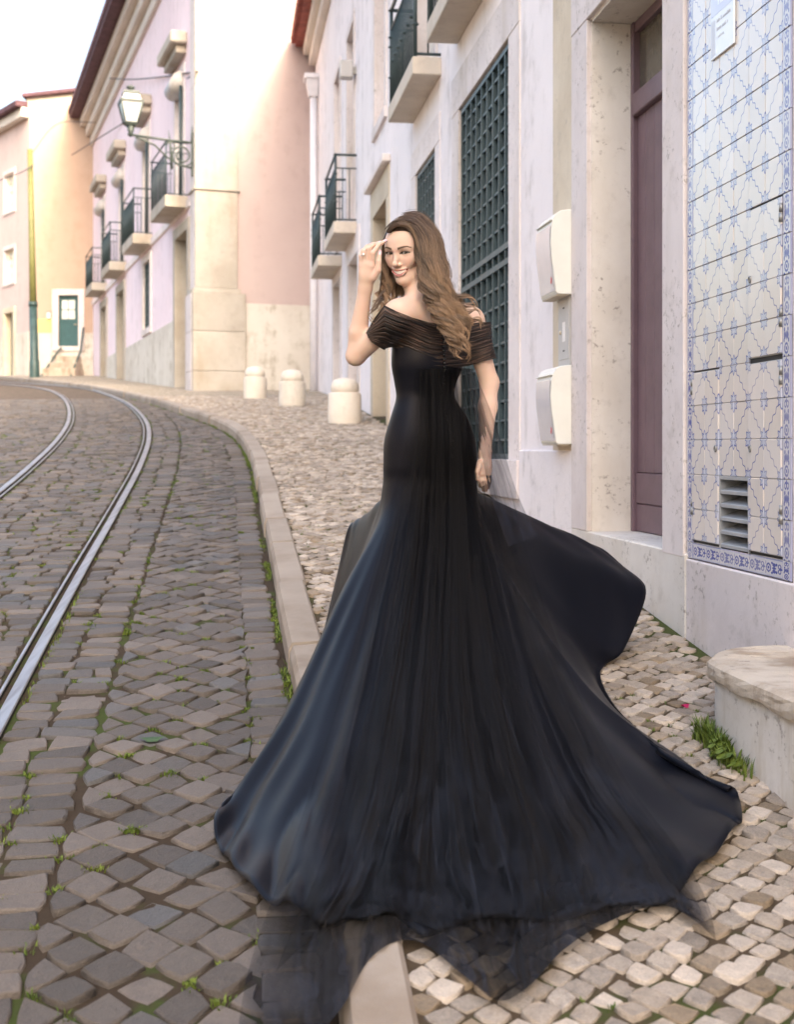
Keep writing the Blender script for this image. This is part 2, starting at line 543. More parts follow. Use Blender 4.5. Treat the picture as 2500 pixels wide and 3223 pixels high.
def joint_mat(name, soil, moss, moss_amt, far_col, far_joint, cell, y0, y1):
    """joint filling near by; further off the paving itself, too small to pick apart"""
    m = M(name, rough=0.95, spec=0.1)
    n = m.noise(1.4, 5, 0.6); n2 = m.noise(45, 4, 0.7); n3 = m.noise(7, 4, 0.6)
    near = m.mix((n2 - 0.5) * 0.9 + 0.5, soil, tuple(x * 1.7 for x in soil))
    near = m.mix(((n * 0.55 + n3 * 0.45).step(0.5 - moss_amt * 0.2, 0.62 - moss_amt * 0.2)) * 0.85, near, m.mix(n2, moss, tuple(x * 1.8 for x in moss)))
    p = m.xyz(m.pos())
    vx = m.vec(p[0], p[1], 0.0)
    cellc = m.voronoi(1 / cell, vx, 'F1', 'Color')
    edge = m.voronoi(1 / cell, vx, 'DISTANCE_TO_EDGE', 'Distance')
    cv = m.xyz(cellc)[0]
    farc = m.mix(edge.step(0.04, 0.12), far_joint, m.hsv(m.rgb(far_col), 0.5, 1.0, cv * 0.45 + 0.75))
    f = p[1].step(y0, y1)
    m.color(m.mix(f, near, farc))
    m.bump(n2 * 0.6 + n3 * 0.4, 0.5, 0.01)
    return m.mat
MAT['road_base'] = joint_mat('road_joints', (0.034, 0.025, 0.018), (0.032, 0.046, 0.012), 0.15, (0.115, 0.09, 0.075), (0.06, 0.05, 0.04), 0.12, 21.5, 23.0)
MAT['walk_base'] = joint_mat('pavement_joints', (0.058, 0.042, 0.028), (0.038, 0.050, 0.014), 0.12, (0.40, 0.34, 0.28), (0.20, 0.17, 0.12), 0.075, 21.5, 23.0)
MAT['kerb'] = stone('kerb_stone', (0.345, 0.295, 0.25), (0.285, 0.24, 0.20), pits=0.5, stain=(0.19, 0.14, 0.10), stains=0.6, bump=0.6)
m = M('polished_rail', rough=0.33, spec=0.5, metallic=0.85)
n = m.noise(3, 5, 0.6, m.stretch(12, 0.6, 1)); m.color(m.mix(n.step(0.3, 0.8), (0.44, 0.42, 0.42), (0.27, 0.25, 0.25))); m.rough(n * 0.25 + 0.36)
MAT['rail'] = m.mat
MAT['groove'] = paint('rail_groove', (0.018, 0.017, 0.017), 0.7)

m = M('grass_blade', rough=0.6, spec=0.3)
a = m.xyz(m.attr('col'))
m.color(m.mix(a[0], (0.045, 0.085, 0.014), (0.145, 0.19, 0.032)))
MAT['grass'] = m.mat

def tile_mat(name, sgn):
    m = M(name, rough=0.10, spec=0.75)
    u, v = m.uv()
    cu = u.min(1.0 - u); cv = v.min(1.0 - v)
    r = (cu * cu + cv * cv * 0.72).sqrt()
    th = cv.atan2(cu)
    tri = (th * (8 / math.pi)).pingpong(1.0)                     # 0 on the rays, 1 between them
    R = 0.235 - tri * 0.095
    w = m.noise(9, 3, 0.5, m.coord('UV'))
    rr = r + (w - 0.5) * 0.02
    fill = 1.0 - (rr - R).step(-0.012, 0.012)
    outl = 1.0 - (rr - R).abs().step(0.010, 0.032)
    ray = (1.0 - ((th * (8 / math.pi)).pingpong(1.0) * rr).step(0.004, 0.02)) * fill * 0.55
    s_ = (u + v) if sgn > 0 else (u - v + 1.0)
    d_ = (v - u) if sgn > 0 else (u + v - 1.0)
    wave = (s_ * (2 * math.pi * 2.5)).sin() * 0.045
    line = (1.0 - (d_ + wave + (w - 0.5) * 0.03).abs().step(0.013, 0.036)) * (rr - 0.17).step(0.0, 0.02)
    ink = outl.max(line).max(ray)
    base = m.mix(m.rnd() * 0.6 + m.noise(2.2, 4, 0.6) * 0.5, (0.75, 0.695, 0.665), (0.65, 0.585, 0.535))
    stren = m.rnd() * 0.45 + 0.5
    c = m.mix(fill * 0.65, base, (0.40, 0.46, 0.63))
    c = m.mix(ink * stren, c, (0.075, 0.10, 0.32))
    m.color(c)
    p = m.pos()
    m.bump(m.noise(14, 3, 0.5, m.stretch(1, 1, 0.45)) + m.noise(70, 2, 0.5) * 0.12, 0.5, 0.004)
    m.rough(m.noise(5, 4, 0.6) * 0.12 + 0.05)
    return m.mat
MAT['tile_a'] = tile_mat('blue_star_tile', 1)
MAT['tile_b'] = tile_mat('blue_star_tile_turned', -1)

def border_mat(name):
    m = M(name, rough=0.12, spec=0.5)
    u, v = m.uv()                                     # u across the strip, v along it (one motif per tile)
    uu = (u - 0.5).abs()
    w = m.noise(12, 3, 0.5, m.coord('UV'))
    edge = uu.step(0.415, 0.44) * 0.85
    def blob(cu, cv, ru, rv, hollow=0.0):
        a = (uu - cu) / ru; b = ((v - cv)) / rv
        d = (a * a + b * b).sqrt() + (w - 0.5) * 0.5
        f = 1.0 - d.step(0.85, 1.1)
        if hollow > 0: f = f * d.step(hollow - 0.12, hollow + 0.12)
        return f
    ink = blob(0.0, 0.2, 0.26, 0.15, 0.55).max(blob(0.0, 0.2, 0.09, 0.05)).max(blob(0.17, 0.52, 0.11, 0.1)).max(blob(0.0, 0.52, 0.07, 0.12))
    ink = ink.max(blob(0.2, 0.66, 0.08, 0.06)).max(blob(0.13, 0.84, 0.14, 0.10, 0.5)).max(blob(0.0, 0.92, 0.07, 0.07)).max(blob(0.26, 0.4, 0.07, 0.06)).max(blob(0.25, 0.02, 0.1, 0.035))
    stren = m.rnd() * 0.3 + 0.7
    base = m.mix(m.noise(3, 4, 0.6), (0.66, 0.64, 0.66), (0.56, 0.54, 0.57))
    c = m.mix(uu.step(0.30, 0.40) * 0.3, base, (0.44, 0.47, 0.62))
    c = m.mix(ink.max(edge * 0.7) * stren, c, (0.10, 0.115, 0.34))
    m.color(c)
    m.bump(m.noise(16, 3, 0.5), 0.4, 0.003)
    return m.mat
MAT['tile_border'] = border_mat('blue_border_tile')
MAT['grout'] = paint('grout', (0.62, 0.57, 0.54), 0.9, 0.25)

# ------------------------------------------------------------------ ground, road, rails, kerb, pavement
def sheet(name, x0, x1, ys, zoff, mat):
    V = []; Fs = []
    for Y in ys:
        a = x0(Y) if callable(x0) else x0; b = x1(Y) if callable(x1) else x1
        V.append((a, Y, gz(Y) + zoff)); V.append((b, Y, gz(Y) + zoff))
    for i in range(len(ys) - 1):
        k = 2 * i; Fs.append((k, k + 1, k + 3, k + 2))
    return mesh_obj(name, V, Fs, mat)

MAT['earth'] = plaster('earth', (0.16, 0.13, 0.10), (0.12, 0.10, 0.07), amount=0.5)
ground = sheet('ground', -180, 180, list(np.arange(-60, 8, 4)) + list(np.arange(8, 200, 6)), -0.35, MAT['earth'])
tag(ground, kind='structure')

# plan curves read off the photograph (pixels on the sloping street)
kp = [(1216, 3223), (1120, 2600), (1012, 2200), (930, 1905), (883, 1684), (844, 1551), (826, 1447), (794, 1379), (742, 1336), (672, 1309), (560, 1276), (469, 1250), (380, 1230), (303, 1213), (166, 1199), (0, 1183)]
kerb_pts = [ground_hit(*q) for q in kp]
kerb_pts = [q for q in kerb_pts if q]
d0 = np.array(kerb_pts[1]) - np.array(kerb_pts[0]); d0 /= np.linalg.norm(d0)
kerb_pts = [tuple(np.array(kerb_pts[0]) - d0 * 4.0), tuple(np.array(kerb_pts[0]) - d0 * 2.0)] + kerb_pts
e0 = np.array(kerb_pts[-1]) - np.array(kerb_pts[-2]); e0 /= np.linalg.norm(e0)
kerb_pts.append(tuple(np.array(kerb_pts[-1]) + e0 * 14))
def smooth_pts(P, it=2):
    P = np.array(P)
    for _ in range(it):
        Q = P.copy(); Q[1:-1] = 0.25 * P[:-2] + 0.5 * P[1:-1] + 0.25 * P[2:]; P = Q
    return P
KERB = Curve2(smooth_pts(kerb_pts, 1))
rp = [(0, 2240), (235, 1814), (364, 1593), (441, 1464), (472, 1373), (461, 1327), (416, 1275), (338, 1240), (279, 1223)]
rail_pts = [ground_hit(x, y, -ROAD_DROP) for x, y in rp]
d0 = np.array(rail_pts[1]) - np.array(rail_pts[0]); d0 /= np.linalg.norm(d0)
rail_pts = [tuple(np.array(rail_pts[0]) - d0 * 6), tuple(np.array(rail_pts[0]) - d0 * 3)] + rail_pts
e0 = np.array(rail_pts[-1]) - np.array(rail_pts[-2]); e0 /= np.linalg.norm(e0)
rail_pts += [tuple(np.array(rail_pts[-1]) + e0 * 4 + np.array((-0.5, 0))), tuple(np.array(rail_pts[-1]) + e0 * 9 + np.array((-2, -0.6)))]
RAIL = Curve2(smooth_pts(rail_pts, 1))

road = sheet('road', -60, lambda Y: 9, list(np.arange(-20, 60, 0.5)) + list(np.arange(60, 120, 5)), -ROAD_DROP - 0.0105, MAT['road_base'])
tag(road, kind='structure')
# pavement bed: from the kerb to under the houses
ks = np.linspace(0, KERB.L, 400)
kpt = KERB.at(ks, 0.06)
V = []; Fs = []
for i, (x, y) in enumerate(kpt):
    nseg = 6
    for j in range(nseg + 1):
        xx = x + (16.0 if y > 20 else 12.0) * j / nseg
        V.append((xx, y, gz(y) - 0.009))
for i in range(len(kpt) - 1):
    for j in range(6):
        k = i * 7 + j; Fs.append((k, k + 1, k + 8, k + 7))
pavement = mesh_obj('pavement', V, Fs, MAT['walk_base']); tag(pavement, kind='structure')

# kerb stones, each its own block
kerb = empty('kerb'); tag(kerb, kind='structure')
s = 0.0; kr = random.Random(3)
while s < KERB.L - 0.5:
    pmid = KERB.at(s)
    L = kr.uniform(0.75, 1.25) if pmid[1] > 6.5 else kr.uniform(0.9, 1.3)
    s1 = min(s + L, KERB.L)
    n = 6
    ss = np.linspace(s + 0.007, s1 - 0.007, n)
    dz = kr.uniform(-0.006, 0.007); dt = kr.uniform(-0.008, 0.008)
    rows = []
    for off, zz in ((-0.07 + dt, -0.22), (-0.07 + dt, -0.018 + dz), (-0.056 + dt, 0.012 + dz), (0.058 + dt, 0.016 + dz), (0.07 + dt, 0.004 + dz), (0.07 + dt, -0.22)):
        q = KERB.at(ss, off)
        rows.append([(a, b, gz(b) + zz + kr.uniform(-0.0015, 0.0015)) for a, b in q])
    V = [p for r_ in rows for p in r_]; Fs = []
    R_ = len(rows)
    for i in range(R_ - 1):
        for j in range(n - 1):
            Fs.append((i * n + j, i * n + j + 1, (i + 1) * n + j + 1, (i + 1) * n + j))
    Fs.append(tuple(i * n for i in range(R_))); Fs.append(tuple(i * n + n - 1 for i in range(R_ - 1, -1, -1)))
    mesh_obj('kerb_stone', V, Fs, MAT['kerb'], kerb)
    s = s1

# grooved tram rails
def rail_obj(off, flip):
    # profile across the rail (t to the right), from inside lip to outside head
    prof = [(-0.046, -0.04), (-0.046, -0.002), (-0.043, 0.004), (-0.033, 0.004), (-0.030, 0.0), (-0.029, -0.026), (-0.006, -0.028), (-0.004, 0.0), (0.0, 0.006), (0.042, 0.006), (0.046, 0.001), (0.046, -0.04)]
    if flip: prof = [(-a, b) for a, b in reversed(prof)]
    ss = np.linspace(0.5, RAIL.L - 0.2, 260)
    V = []; Fs = []; mi = []
    for a, b in prof:
        q = RAIL.at(ss, off + a)
        for x, y in q: V.append((x, y, gz(y) - ROAD_DROP + b + 0.004))
    n = len(ss)
    for i in range(len(prof) - 1):
        for j in range(n - 1):
            Fs.append((i * n + j, i * n + j + 1, (i + 1) * n + j + 1, (i + 1) * n + j))
            za, zb = prof[i][1], prof[i + 1][1]
            mi.append(1 if (za < -0.001 and zb < -0.001) or (min(za, zb) < -0.02) else 0)
    o = mesh_obj('tram_rail', V, Fs, MAT['rail'])
    o.data.materials.append(MAT['groove'])
    o.data.polygons.foreach_set('material_index', mi)
    return o
GAUGE = 0.96
tag(rail_obj(0.0, False), 'grooved steel tram rail nearer the kerb, curving up the street', 'rail', 'tram rails in the cobbled road')
tag(rail_obj(-GAUGE, True), 'grooved steel tram rail at the left edge, farther from the kerb', 'rail', 'tram rails in the cobbled road')

# --- stones
def stones_from_quads(Q, rng, inset, dome, jit, col_seed, depth=0.06, surf=None, tilt=0.004, drop=0.010):
    """Q: (n,4,2) plan quads (counter-clockwise) -> rounded stones as arrays (n,25,3)"""
    n = len(Q)
    c = Q.mean(1, keepdims=True)
    Q = c + (Q - c) * (1 + rng.normal(0, 0.03, (n, 1, 1)))
    Q = Q + rng.normal(0, jit, Q.shape)
    mid = (Q + np.roll(Q, -1, 1)) / 2
    mid = mid + (mid - c) * rng.uniform(-0.02, 0.07, (n, 4, 1))
    ring = np.stack([Q, mid], 2).reshape(n, 8, 2)
    cor = np.zeros(8); cor[0::2] = 1
    ring = c + (ring - c) * (1 - cor[None, :, None] * rng.uniform(0.01, 0.11, (n, 8, 1)))
    top = c + (ring - c) * (1 - inset * rng.uniform(0.7, 1.25, (n, 8, 1)))
    V = np.zeros((n, 33, 3))
    top2 = c + (ring - c) * (1 - 2.3 * inset * rng.uniform(0.8, 1.2, (n, 8, 1)))
    base = gz(c[:, 0, 1]) if surf is None else surf(c[:, 0, 1])
    sl = (gz(c[:, 0, 1] + 0.05) - gz(c[:, 0, 1] - 0.05)) / 0.1
    tx = rng.normal(0, tilt / 0.05, n) * 0.6; ty = rng.normal(0, tilt / 0.05, n) * 0.6
    hz = rng.normal(0, 0.0035, n)
    def zf(p):
        d = p - c
        return base[:, None] + sl[:, None] * d[:, :, 1] + tx[:, None] * d[:, :, 0] + ty[:, None] * d[:, :, 1] + hz[:, None]
    V[:, 0:8, :2] = ring; V[:, 0:8, 2] = zf(ring) - depth
    V[:, 8:16, :2] = ring; V[:, 8:16, 2] = zf(ring) - drop * rng.uniform(0.7, 1.5, (n, 8))
    V[:, 16:24, :2] = top; V[:, 16:24, 2] = zf(top) - 0.001 + rng.normal(0, 0.0012, (n, 8))
    V[:, 25:33, :2] = top2; V[:, 25:33, 2] = zf(top2) + dome * 0.6 + rng.normal(0, 0.0011, (n, 8))
    cc = c + rng.normal(0, 0.006, c.shape)
    V[:, 24:25, :2] = cc; V[:, 24, 2] = (zf(cc)[:, 0] + dome)
    r = rng.uniform(0, 1, (n, 3))
    return V, r
_i = np.arange(8); _j = (_i + 1) % 8
F_SIDE = np.concatenate([np.stack([_i, _j, _j + 8, _i + 8], 1), np.stack([_i + 8, _j + 8, _j + 16, _i + 16], 1), np.stack([_i + 16, _j + 16, _j + 25, _i + 25], 1)])
F_TOP = np.stack([_i + 25, _j + 25, np.full(8, 24)], 1)
def emit_stones(name, V, r, mat, parent, hidden_poly, nmax=290):
    n = len(V)
    c = V[:, 24]
    pxx = CX + c[:, 0] * F_PX / c[:, 1]; pyy = HY - (c[:, 2] - CAM_Z) * F_PX / c[:, 1]
    inside = np.zeros(n, bool)
    P = hidden_poly
    for i in range(len(P)):
        x1, y1 = P[i]; x2, y2 = P[(i + 1) % len(P)]
        cond = ((y1 > pyy) != (y2 > pyy)) & (pxx < (x2 - x1) * (pyy - y1) / (y2 - y1 + 1e-9) + x1)
        inside ^= cond
    vis = (pxx > -20) & (pxx < 2520) & (pyy < 3260) & ~inside
    size = np.where(vis, np.abs(np.ptp(V[:, :24, 0], axis=1)) * np.ptp(V[:, :24, 1], axis=1) / c[:, 1] ** 3, 0)
    order = np.argsort(-size)[:nmax]
    single = np.zeros(n, bool); single[order] = True
    for k in order:
        me = bpy.data.meshes.new(name)
        me.from_pydata([tuple(map(float, p)) for p in V[k]], [], [tuple(map(int, f)) for f in F_SIDE] + [tuple(map(int, f)) for f in F_TOP])
        me.polygons.foreach_set('use_smooth', [True] * 16 + [False] * (len(me.polygons) - 16))
        a = me.attributes.new('col', 'FLOAT_COLOR', 'POINT')
        a.data.foreach_set('color', np.tile(np.append(r[k], 1.0), 33).astype(np.float32))
        me.materials.append(mat)
        link(bpy.data.objects.new(name, me), parent)
    R_ = V[~single]; rr = r[~single]
    m = len(R_)
    off = (np.arange(m) * 33)[:, None, None]
    fs = (F_SIDE[None] + off).reshape(-1, 4); ft = (F_TOP[None] + off).reshape(-1, 3)
    o = np_mesh(name + '_rest', R_.reshape(-1, 3), [fs, ft], mat, parent, smooth=True, col=np.repeat(rr, 33, 0))
    o['kind'] = 'stuff'
    sm = np.zeros(len(o.data.polygons), bool); sm[:len(fs)] = np.tile(np.arange(24) < 16, m)
    o.data.polygons.foreach_set('use_smooth', sm)
    return o

DRESS_POLY = [(1190, 1400), (1100, 1800), (930, 2200), (680, 2560), (860, 2830), (830, 3223), (1080, 3223), (1250, 2960), (1600, 3150), (1750, 3000), (2060, 2830), (2240, 2690), (2330, 2500), (1890, 2140), (2025, 1850), (1850, 1710), (1560, 1540), (1530, 1200), (1230, 1200)]

# road setts: rows beside and between the rails, a diagonal field, a gutter row along the kerb
quads = []
rg = np.random.default_rng(11)
srange = (0.5, np.interp(24.0, RAIL.p[:, 1], RAIL.s))
def kerb_off(s):
    """distance from the rail to the kerb face at rail length s"""
    p = RAIL.at(s); d = KERB.p - p[None]
    return np.sqrt((d ** 2).sum(1)).min() - 0.085
ss_tab = np.linspace(srange[0], srange[1], 120)
ko_tab = np.array([kerb_off(s) for s in ss_tab])
def add_row_band(t0, t1, pitch, lmin, lmax, gap=0.008):
    s = srange[0]
    while s < srange[1]:
        ph = pitch * rg.uniform(0.9, 1.12)
        t = t0 + rg.uniform(-0.004, 0.004)
        lens = []
        while True:
            l = rg.uniform(lmin, lmax)
            if t + l > t1 - lmin * 0.55: l = t1 - t
            a, b = t + gap / 2, t + l - gap / 2
            sk = rg.normal(0, 0.004)
            cs = np.array([s + gap / 2 + sk, s + gap / 2 - sk, s + ph - gap / 2 + sk, s + ph - gap / 2 - sk])
            ct = np.array([a, b, b, a])
            quads.append(RAIL.at(cs, ct))
            t += l
            if t >= t1 - 1e-6: break
        s += ph
add_row_band(0.060, 0.362, 0.100, 0.11, 0.17, 0.013)
add_row_band(-GAUGE + 0.060, -0.060, 0.096, 0.11, 0.18, 0.013)
add_row_band(-GAUGE - 1.5, -GAUGE - 0.060, 0.096, 0.11, 0.18, 0.013)
# gutter row along the kerb
s = 0.3
while s < KERB.L and KERB.at(s)[1] < 22:
    l = rg.uniform(0.075, 0.12)
    cs = np.array([s + 0.006, s + 0.006, s + l - 0.006, s + l - 0.006]); ct = np.array([-0.245, -0.105, -0.105, -0.245]) + rg.normal(0, 0.004)
    quads.append(KERB.at(cs, ct)); s += l
# diagonal field
pit = 0.118
h = pit / math.sqrt(2)
n_s = int((srange[1] - srange[0]) / h)
for i in range(n_s):
    s = srange[0] + i * h
    ko = np.interp(s, ss_tab, ko_tab) - 0.165
    j = 0
    while True:
        t = 0.385 + (j * 2 + (i % 2)) * h
        j += 1
        if t > ko + h * 0.45: break
        q = pit / math.sqrt(2) - 0.0095
        cs = np.array([s - q, s, s + q, s]); ct = np.array([t, t + q, t, t - q])
        ct = np.clip(ct, 0.370, ko + 0.008)
        if np.ptp(ct) < 0.05: continue
        quads.append(RAIL.at(cs, ct))
Q = np.array(quads)
area = 0.5 * np.abs((Q[:, 2, 0] - Q[:, 0, 0]) * (Q[:, 3, 1] - Q[:, 1, 1]) - (Q[:, 3, 0] - Q[:, 1, 0]) * (Q[:, 2, 1] - Q[:, 0, 1]))
Q = Q[area > 0.0018]
c = Q.mean(1)
u_ = Q[:, 1] - Q[:, 0]; w_ = Q[:, 3] - Q[:, 0]
flip = (u_[:, 0] * w_[:, 1] - u_[:, 1] * w_[:, 0]) < 0
Q[flip] = Q[flip][:, ::-1]
keep = (c[:, 1] > 1.9) & (c[:, 0] > -0.345 * c[:, 1] - 0.4)
Vr, rr_ = stones_from_quads(Q[keep], rg, 0.045, 0.0006, 0.0064, 1, surf=lambda y: gz(y) - ROAD_DROP, tilt=0.0026, drop=0.0048)
emit_stones('cobblestone', Vr, rr_, MAT['sett'], road, DRESS_POLY)

# pavement cubes, laid on the diagonal
quads = []
pit = 0.066
h = pit / math.sqrt(2)
wx = lambda Y: 1.925 - 0.1357 * Y
kmid = lambda Y: np.interp(Y, KERB.p[:, 1], KERB.p[:, 0])
dirw = np.array([-0.1345, 0.9909]); nrm = np.array([0.9909, 0.1345])
ang = math.radians(38)
e1 = nrm * math.cos(ang) + dirw * math.sin(ang); e2 = -nrm * math.sin(ang) + dirw * math.cos(ang)
org = np.array([0.3, 2.0])
A, B = np.meshgrid(np.arange(-260, 280), np.arange(-60, 340), indexing='ij')
A = A.ravel(); B = B.ravel()
bow = 0.010 * np.sin(A * 0.23) + 0.012 * np.sin(B * 0.19 + 1.3)
cen = org + (A * pit)[:, None] * e1 + ((B * pit) + bow)[:, None] * e2
ok = (cen[:, 1] > 1.9) & (cen[:, 1] < 22.5) & (cen[:, 0] < wx(cen[:, 1]) - 0.055) & (cen[:, 0] > kmid(cen[:, 1]) + 0.080) & (cen[:, 0] < 0.33 * cen[:, 1] + 0.3)
cen = cen[ok]
q = pit / 2 - 0.0052
Q = np.stack([cen - q * e1 - q * e2, cen + q * e1 - q * e2, cen + q * e1 + q * e2, cen - q * e1 + q * e2], 1)
Vp, rp_ = stones_from_quads(Q, rg, 0.05, 0.0004, 0.0048, 2, tilt=0.0020, drop=0.0032, depth=0.04)
emit_stones('paving_stone', Vp, rp_, MAT['calcada'], pavement, DRESS_POLY + [])

# grass and moss tufts in the joints
def tufts(pts, rng, hmin, hmax, blades=(5, 11), spread=0.014, width=0.0022):
    V = []; Fs = []; C = []
    for (x, y, z) in pts:
        nb = rng.integers(*blades)
        base_c = rng.uniform(0, 1)
        for _ in range(nb):
            a = rng.uniform(0, 6.28); r0 = abs(rng.normal(0, spread))
            bx, by = x + r0 * math.cos(a), y + r0 * math.sin(a)
            hgt = rng.uniform(hmin, hmax); lean = rng.uniform(0.2, 0.9) * hgt
            a2 = a + rng.normal(0, 0.6); w = width * rng.uniform(0.7, 1.5)
            dx, dy = math.cos(a2), math.sin(a2); sx, sy = -dy * w, dx * w
            k = len(V)
            V += [(bx - sx, by - sy, z), (bx + sx, by + sy, z), (bx + dx * lean * .4 + sx * .8, by + dy * lean * .4 + sy * .8, z + hgt * .65), (bx + dx * lean * .4 - sx * .8, by + dy * lean * .4 - sy * .8, z + hgt * .65), (bx + dx * lean, by + dy * lean, z + hgt)]
            Fs += [(k, k + 1, k + 2, k + 3), (k + 3, k + 2, k + 4)]
            C += [np.clip(base_c * 0.6 + rng.uniform(0, 0.4), 0, 1)] * 5
    return V, Fs, C
def tuft_obj(name, pts, rng, parent=None, **kw):
    V, Fs, C = tufts(pts, rng, **kw)
    o = mesh_obj(name, V, Fs, MAT['grass'], parent)
    a = o.data.attributes.new('col', 'FLOAT_COLOR', 'POINT')
    c4 = np.ones((len(V), 4), np.float32); c4[:, 0] = C
    a.data.foreach_set('color', c4.ravel())
    return o
gp = []
rg2 = np.random.default_rng(5)
def ncl(x, y):   # patchiness
    return math.sin(x * 5.1 + 1.7 * math.sin(y * 2.3)) + math.sin(y * 3.7 + 2.1 * math.sin(x * 4.4))
cr = Vr[:, 8:16:2]                                   # joints = stone corners
idx = rg2.permutation(len(Vr))
for k in idx:
    x, y = cr[k, rg2.integers(0, 4), :2]
    if y > 15: continue
    if ncl(x, y) > -0.3 and rg2.uniform() < 0.5:
        for _ in range(rg2.integers(2, 7)):
            gp.append((x + rg2.normal(0, 0.012), y + rg2.normal(0, 0.012), gz(y) - ROAD_DROP - 0.0105))
o = tuft_obj('joint_grass', gp, rg2, hmin=0.006, hmax=0.018, blades=(7, 13), spread=0.014)
tag(o, 'short green grass and moss sprouting between the road setts', 'grass', kind='stuff')
gp = []
for s in np.arange(1.0, min(KERB.L, 26), 0.012):
    p = KERB.at(s, -0.088 + rg2.normal(0, 0.010))
    if ncl(p[0] * 3, p[1] * 1.3) > 0.0 and rg2.uniform() < 0.6:
        gp.append((p[0], p[1], gz(p[1]) - ROAD_DROP - 0.012))
for s in np.arange(1.0, srange[1], 0.05):
    p = RAIL.at(s, 0.072 + rg2.normal(0, 0.004))
    if ncl(p[0] * 3, p[1]) > 0.35 and rg2.uniform() < 0.7: gp.append((p[0], p[1], gz(p[1]) - ROAD_DROP - 0.012))
o = tuft_obj('gutter_grass', gp, rg2, hmin=0.010, hmax=0.028, blades=(5, 11), spread=0.012)
tag(o, 'strip of green weeds growing along the kerb and the rail', 'grass', kind='stuff')
gp = []
for k in rg2.permutation(len(Vp)):
    x, y = Vp[k, 8 + 2 * rg2.integers(0, 4), :2]
    if y < 16 and ncl(x * 1.3 + 2, y * 1.2) > 0.6 and rg2.uniform() < 0.4:
        gp.append((x, y, gz(y) - 0.007))
o = tuft_obj('pavement_moss', gp, rg2, hmin=0.006, hmax=0.014, blades=(5, 10), spread=0.009)
tag(o, 'thin moss and grass between the pale pavement cubes', 'moss', kind='stuff')

# ------------------------------------------------------------------ right-hand side: tiled house and white house
WALL = Frame((1.925, 0.0), (-0.1357, 1.0), (-0.9909, -0.1345))     # u = distance from the camera

tiled = empty('tiled_house', WALL.p(4.7, 0, -0.85)); 
tag(tiled, 'house front with blue and white star tiles above a pale stone plinth', 'house')
def part(parent):           # children are given in world space
    return parent
def reparent(o, parent):
    o.parent = parent; o.matrix_parent_inverse = parent.matrix_world.inverted()
tiled.location = (0, 0, 0); 
GR = -0.385; TS = 0.14; U0 = 5.18; NC = 6; BW = 0.066
UR = U0 - NC * TS / 1.0092
NR = 18
top_z = GR + NR * TS
# bed of mortar behind the tiles with the cabinet recesses, upper wall, plinth
uc = lambda i: U0 - i * TS / 1.0092
zr = lambda j: GR + j * TS
vent = (uc(4), uc(2), zr(0), zr(2))
wall_open('wall', WALL, UR - BW, U0 + BW + 0.005, GR - BW, top_z, [(vent[0] + 0.017, vent[1] - 0.017, vent[2] + 0.017, vent[3] - 0.017)], MAT['grout'], tiled, depth=0.16, d=0.0)
wall_open('wall', WALL, UR - BW, U0 + BW + 0.005, top_z, 8.6, [], MAT['white_plaster'], tiled)
wall_open('wall', WALL, -14.0, UR - BW, -4.0, 8.6, [], MAT['white_plaster'], tiled)
box('house_core', WALL, -14.0, 5.3, -6.0, -0.75, -6.0, 8.55, MAT['white_plaster'], tiled)
PLZ = GR - BW - 0.004
box('plinth_stone', WALL, UR - 0.20, 5.235, -0.3, 0.018, -1.6, PLZ, MAT['stone_pink'], tiled, 0.006)
box('plinth_stone', WALL, 3.2, UR - 0.208, -0.3, 0.018, -1.6, PLZ, MAT['stone_pink'], tiled, 0.006)
box('plinth_stone', WALL, -1.0, 3.192, -0.3, 0.018, -2.2, PLZ, MAT['stone_pink'], tiled, 0.006)

def tile_mesh(name, w, h, mat):
    g = 0.0011; t = 0.007; b = 0.0016
    x0, x1, z0, z1 = g, w - g, g, h - g
    V = [(x0, 0, z0), (x1, 0, z0), (x1, 0, z1), (x0, 0, z1),
         (x0, t - b, z0), (x1, t - b, z0), (x1, t - b, z1), (x0, t - b, z1),
         (x0 + b, t, z0 + b), (x1 - b, t, z0 + b), (x1 - b, t, z1 - b), (x0 + b, t, z1 - b)]
    Fs = [(0, 4, 5, 1), (1, 5, 6, 2), (2, 6, 7, 3), (3, 7, 4, 0), (4, 8, 9, 5), (5, 9, 10, 6), (6, 10, 11, 7), (7, 11, 8, 4), (8, 11, 10, 9)]
    me = bpy.data.meshes.new(name); me.from_pydata(V, [], Fs); me.materials.append(mat)
    uvl = me.uv_layers.new(name='UVMap')
    for lp in me.loops:
        v = V[lp.vertex_index]; uvl.data[lp.index].uv = (v[0] / w, v[2] / h)
    bm = bmesh.new(); bm.from_mesh(me); bmesh.ops.recalc_face_normals(bm, faces=bm.faces); bm.to_mesh(me); bm.free()
    me.update(); return me
ux = Vector((0.1345, -0.9909, 0)); dx_ = Vector((-0.9909, -0.1345, 0)); zx = Vector((0, 0, 1))
def place(me, name, u, d, z, parent, rng=None, swap=False):
    o = bpy.data.objects.new(name, me)
    a, b, c = ux, dx_, zx
    if swap: a, c = zx, -ux
    p = WALL.p(u, d, z)
    R3 = Matrix((a, b, c)).transposed()
    if rng is not None:
        R3 = R3 @ Matrix.Rotation(rng.uniform(-0.008, 0.008), 3, 'X') @ Matrix.Rotation(rng.uniform(-0.008, 0.008), 3, 'Z')
        p = p + dx_ * rng.uniform(-0.0008, 0.0012)
    o.matrix_world = Matrix.Translation(p) @ R3.to_4x4()
    COL.objects.link(o); o.parent = parent
    return o
me_a = tile_mesh('tile', TS, TS, MAT['tile_a']); me_b = tile_mesh('tile', TS, TS, MAT['tile_b'])
me_v = tile_mesh('border_tile', BW, TS, MAT['tile_border'])
me_h = tile_mesh('border_tile', BW, TS, MAT['tile_border'])
tr = random.Random(2)
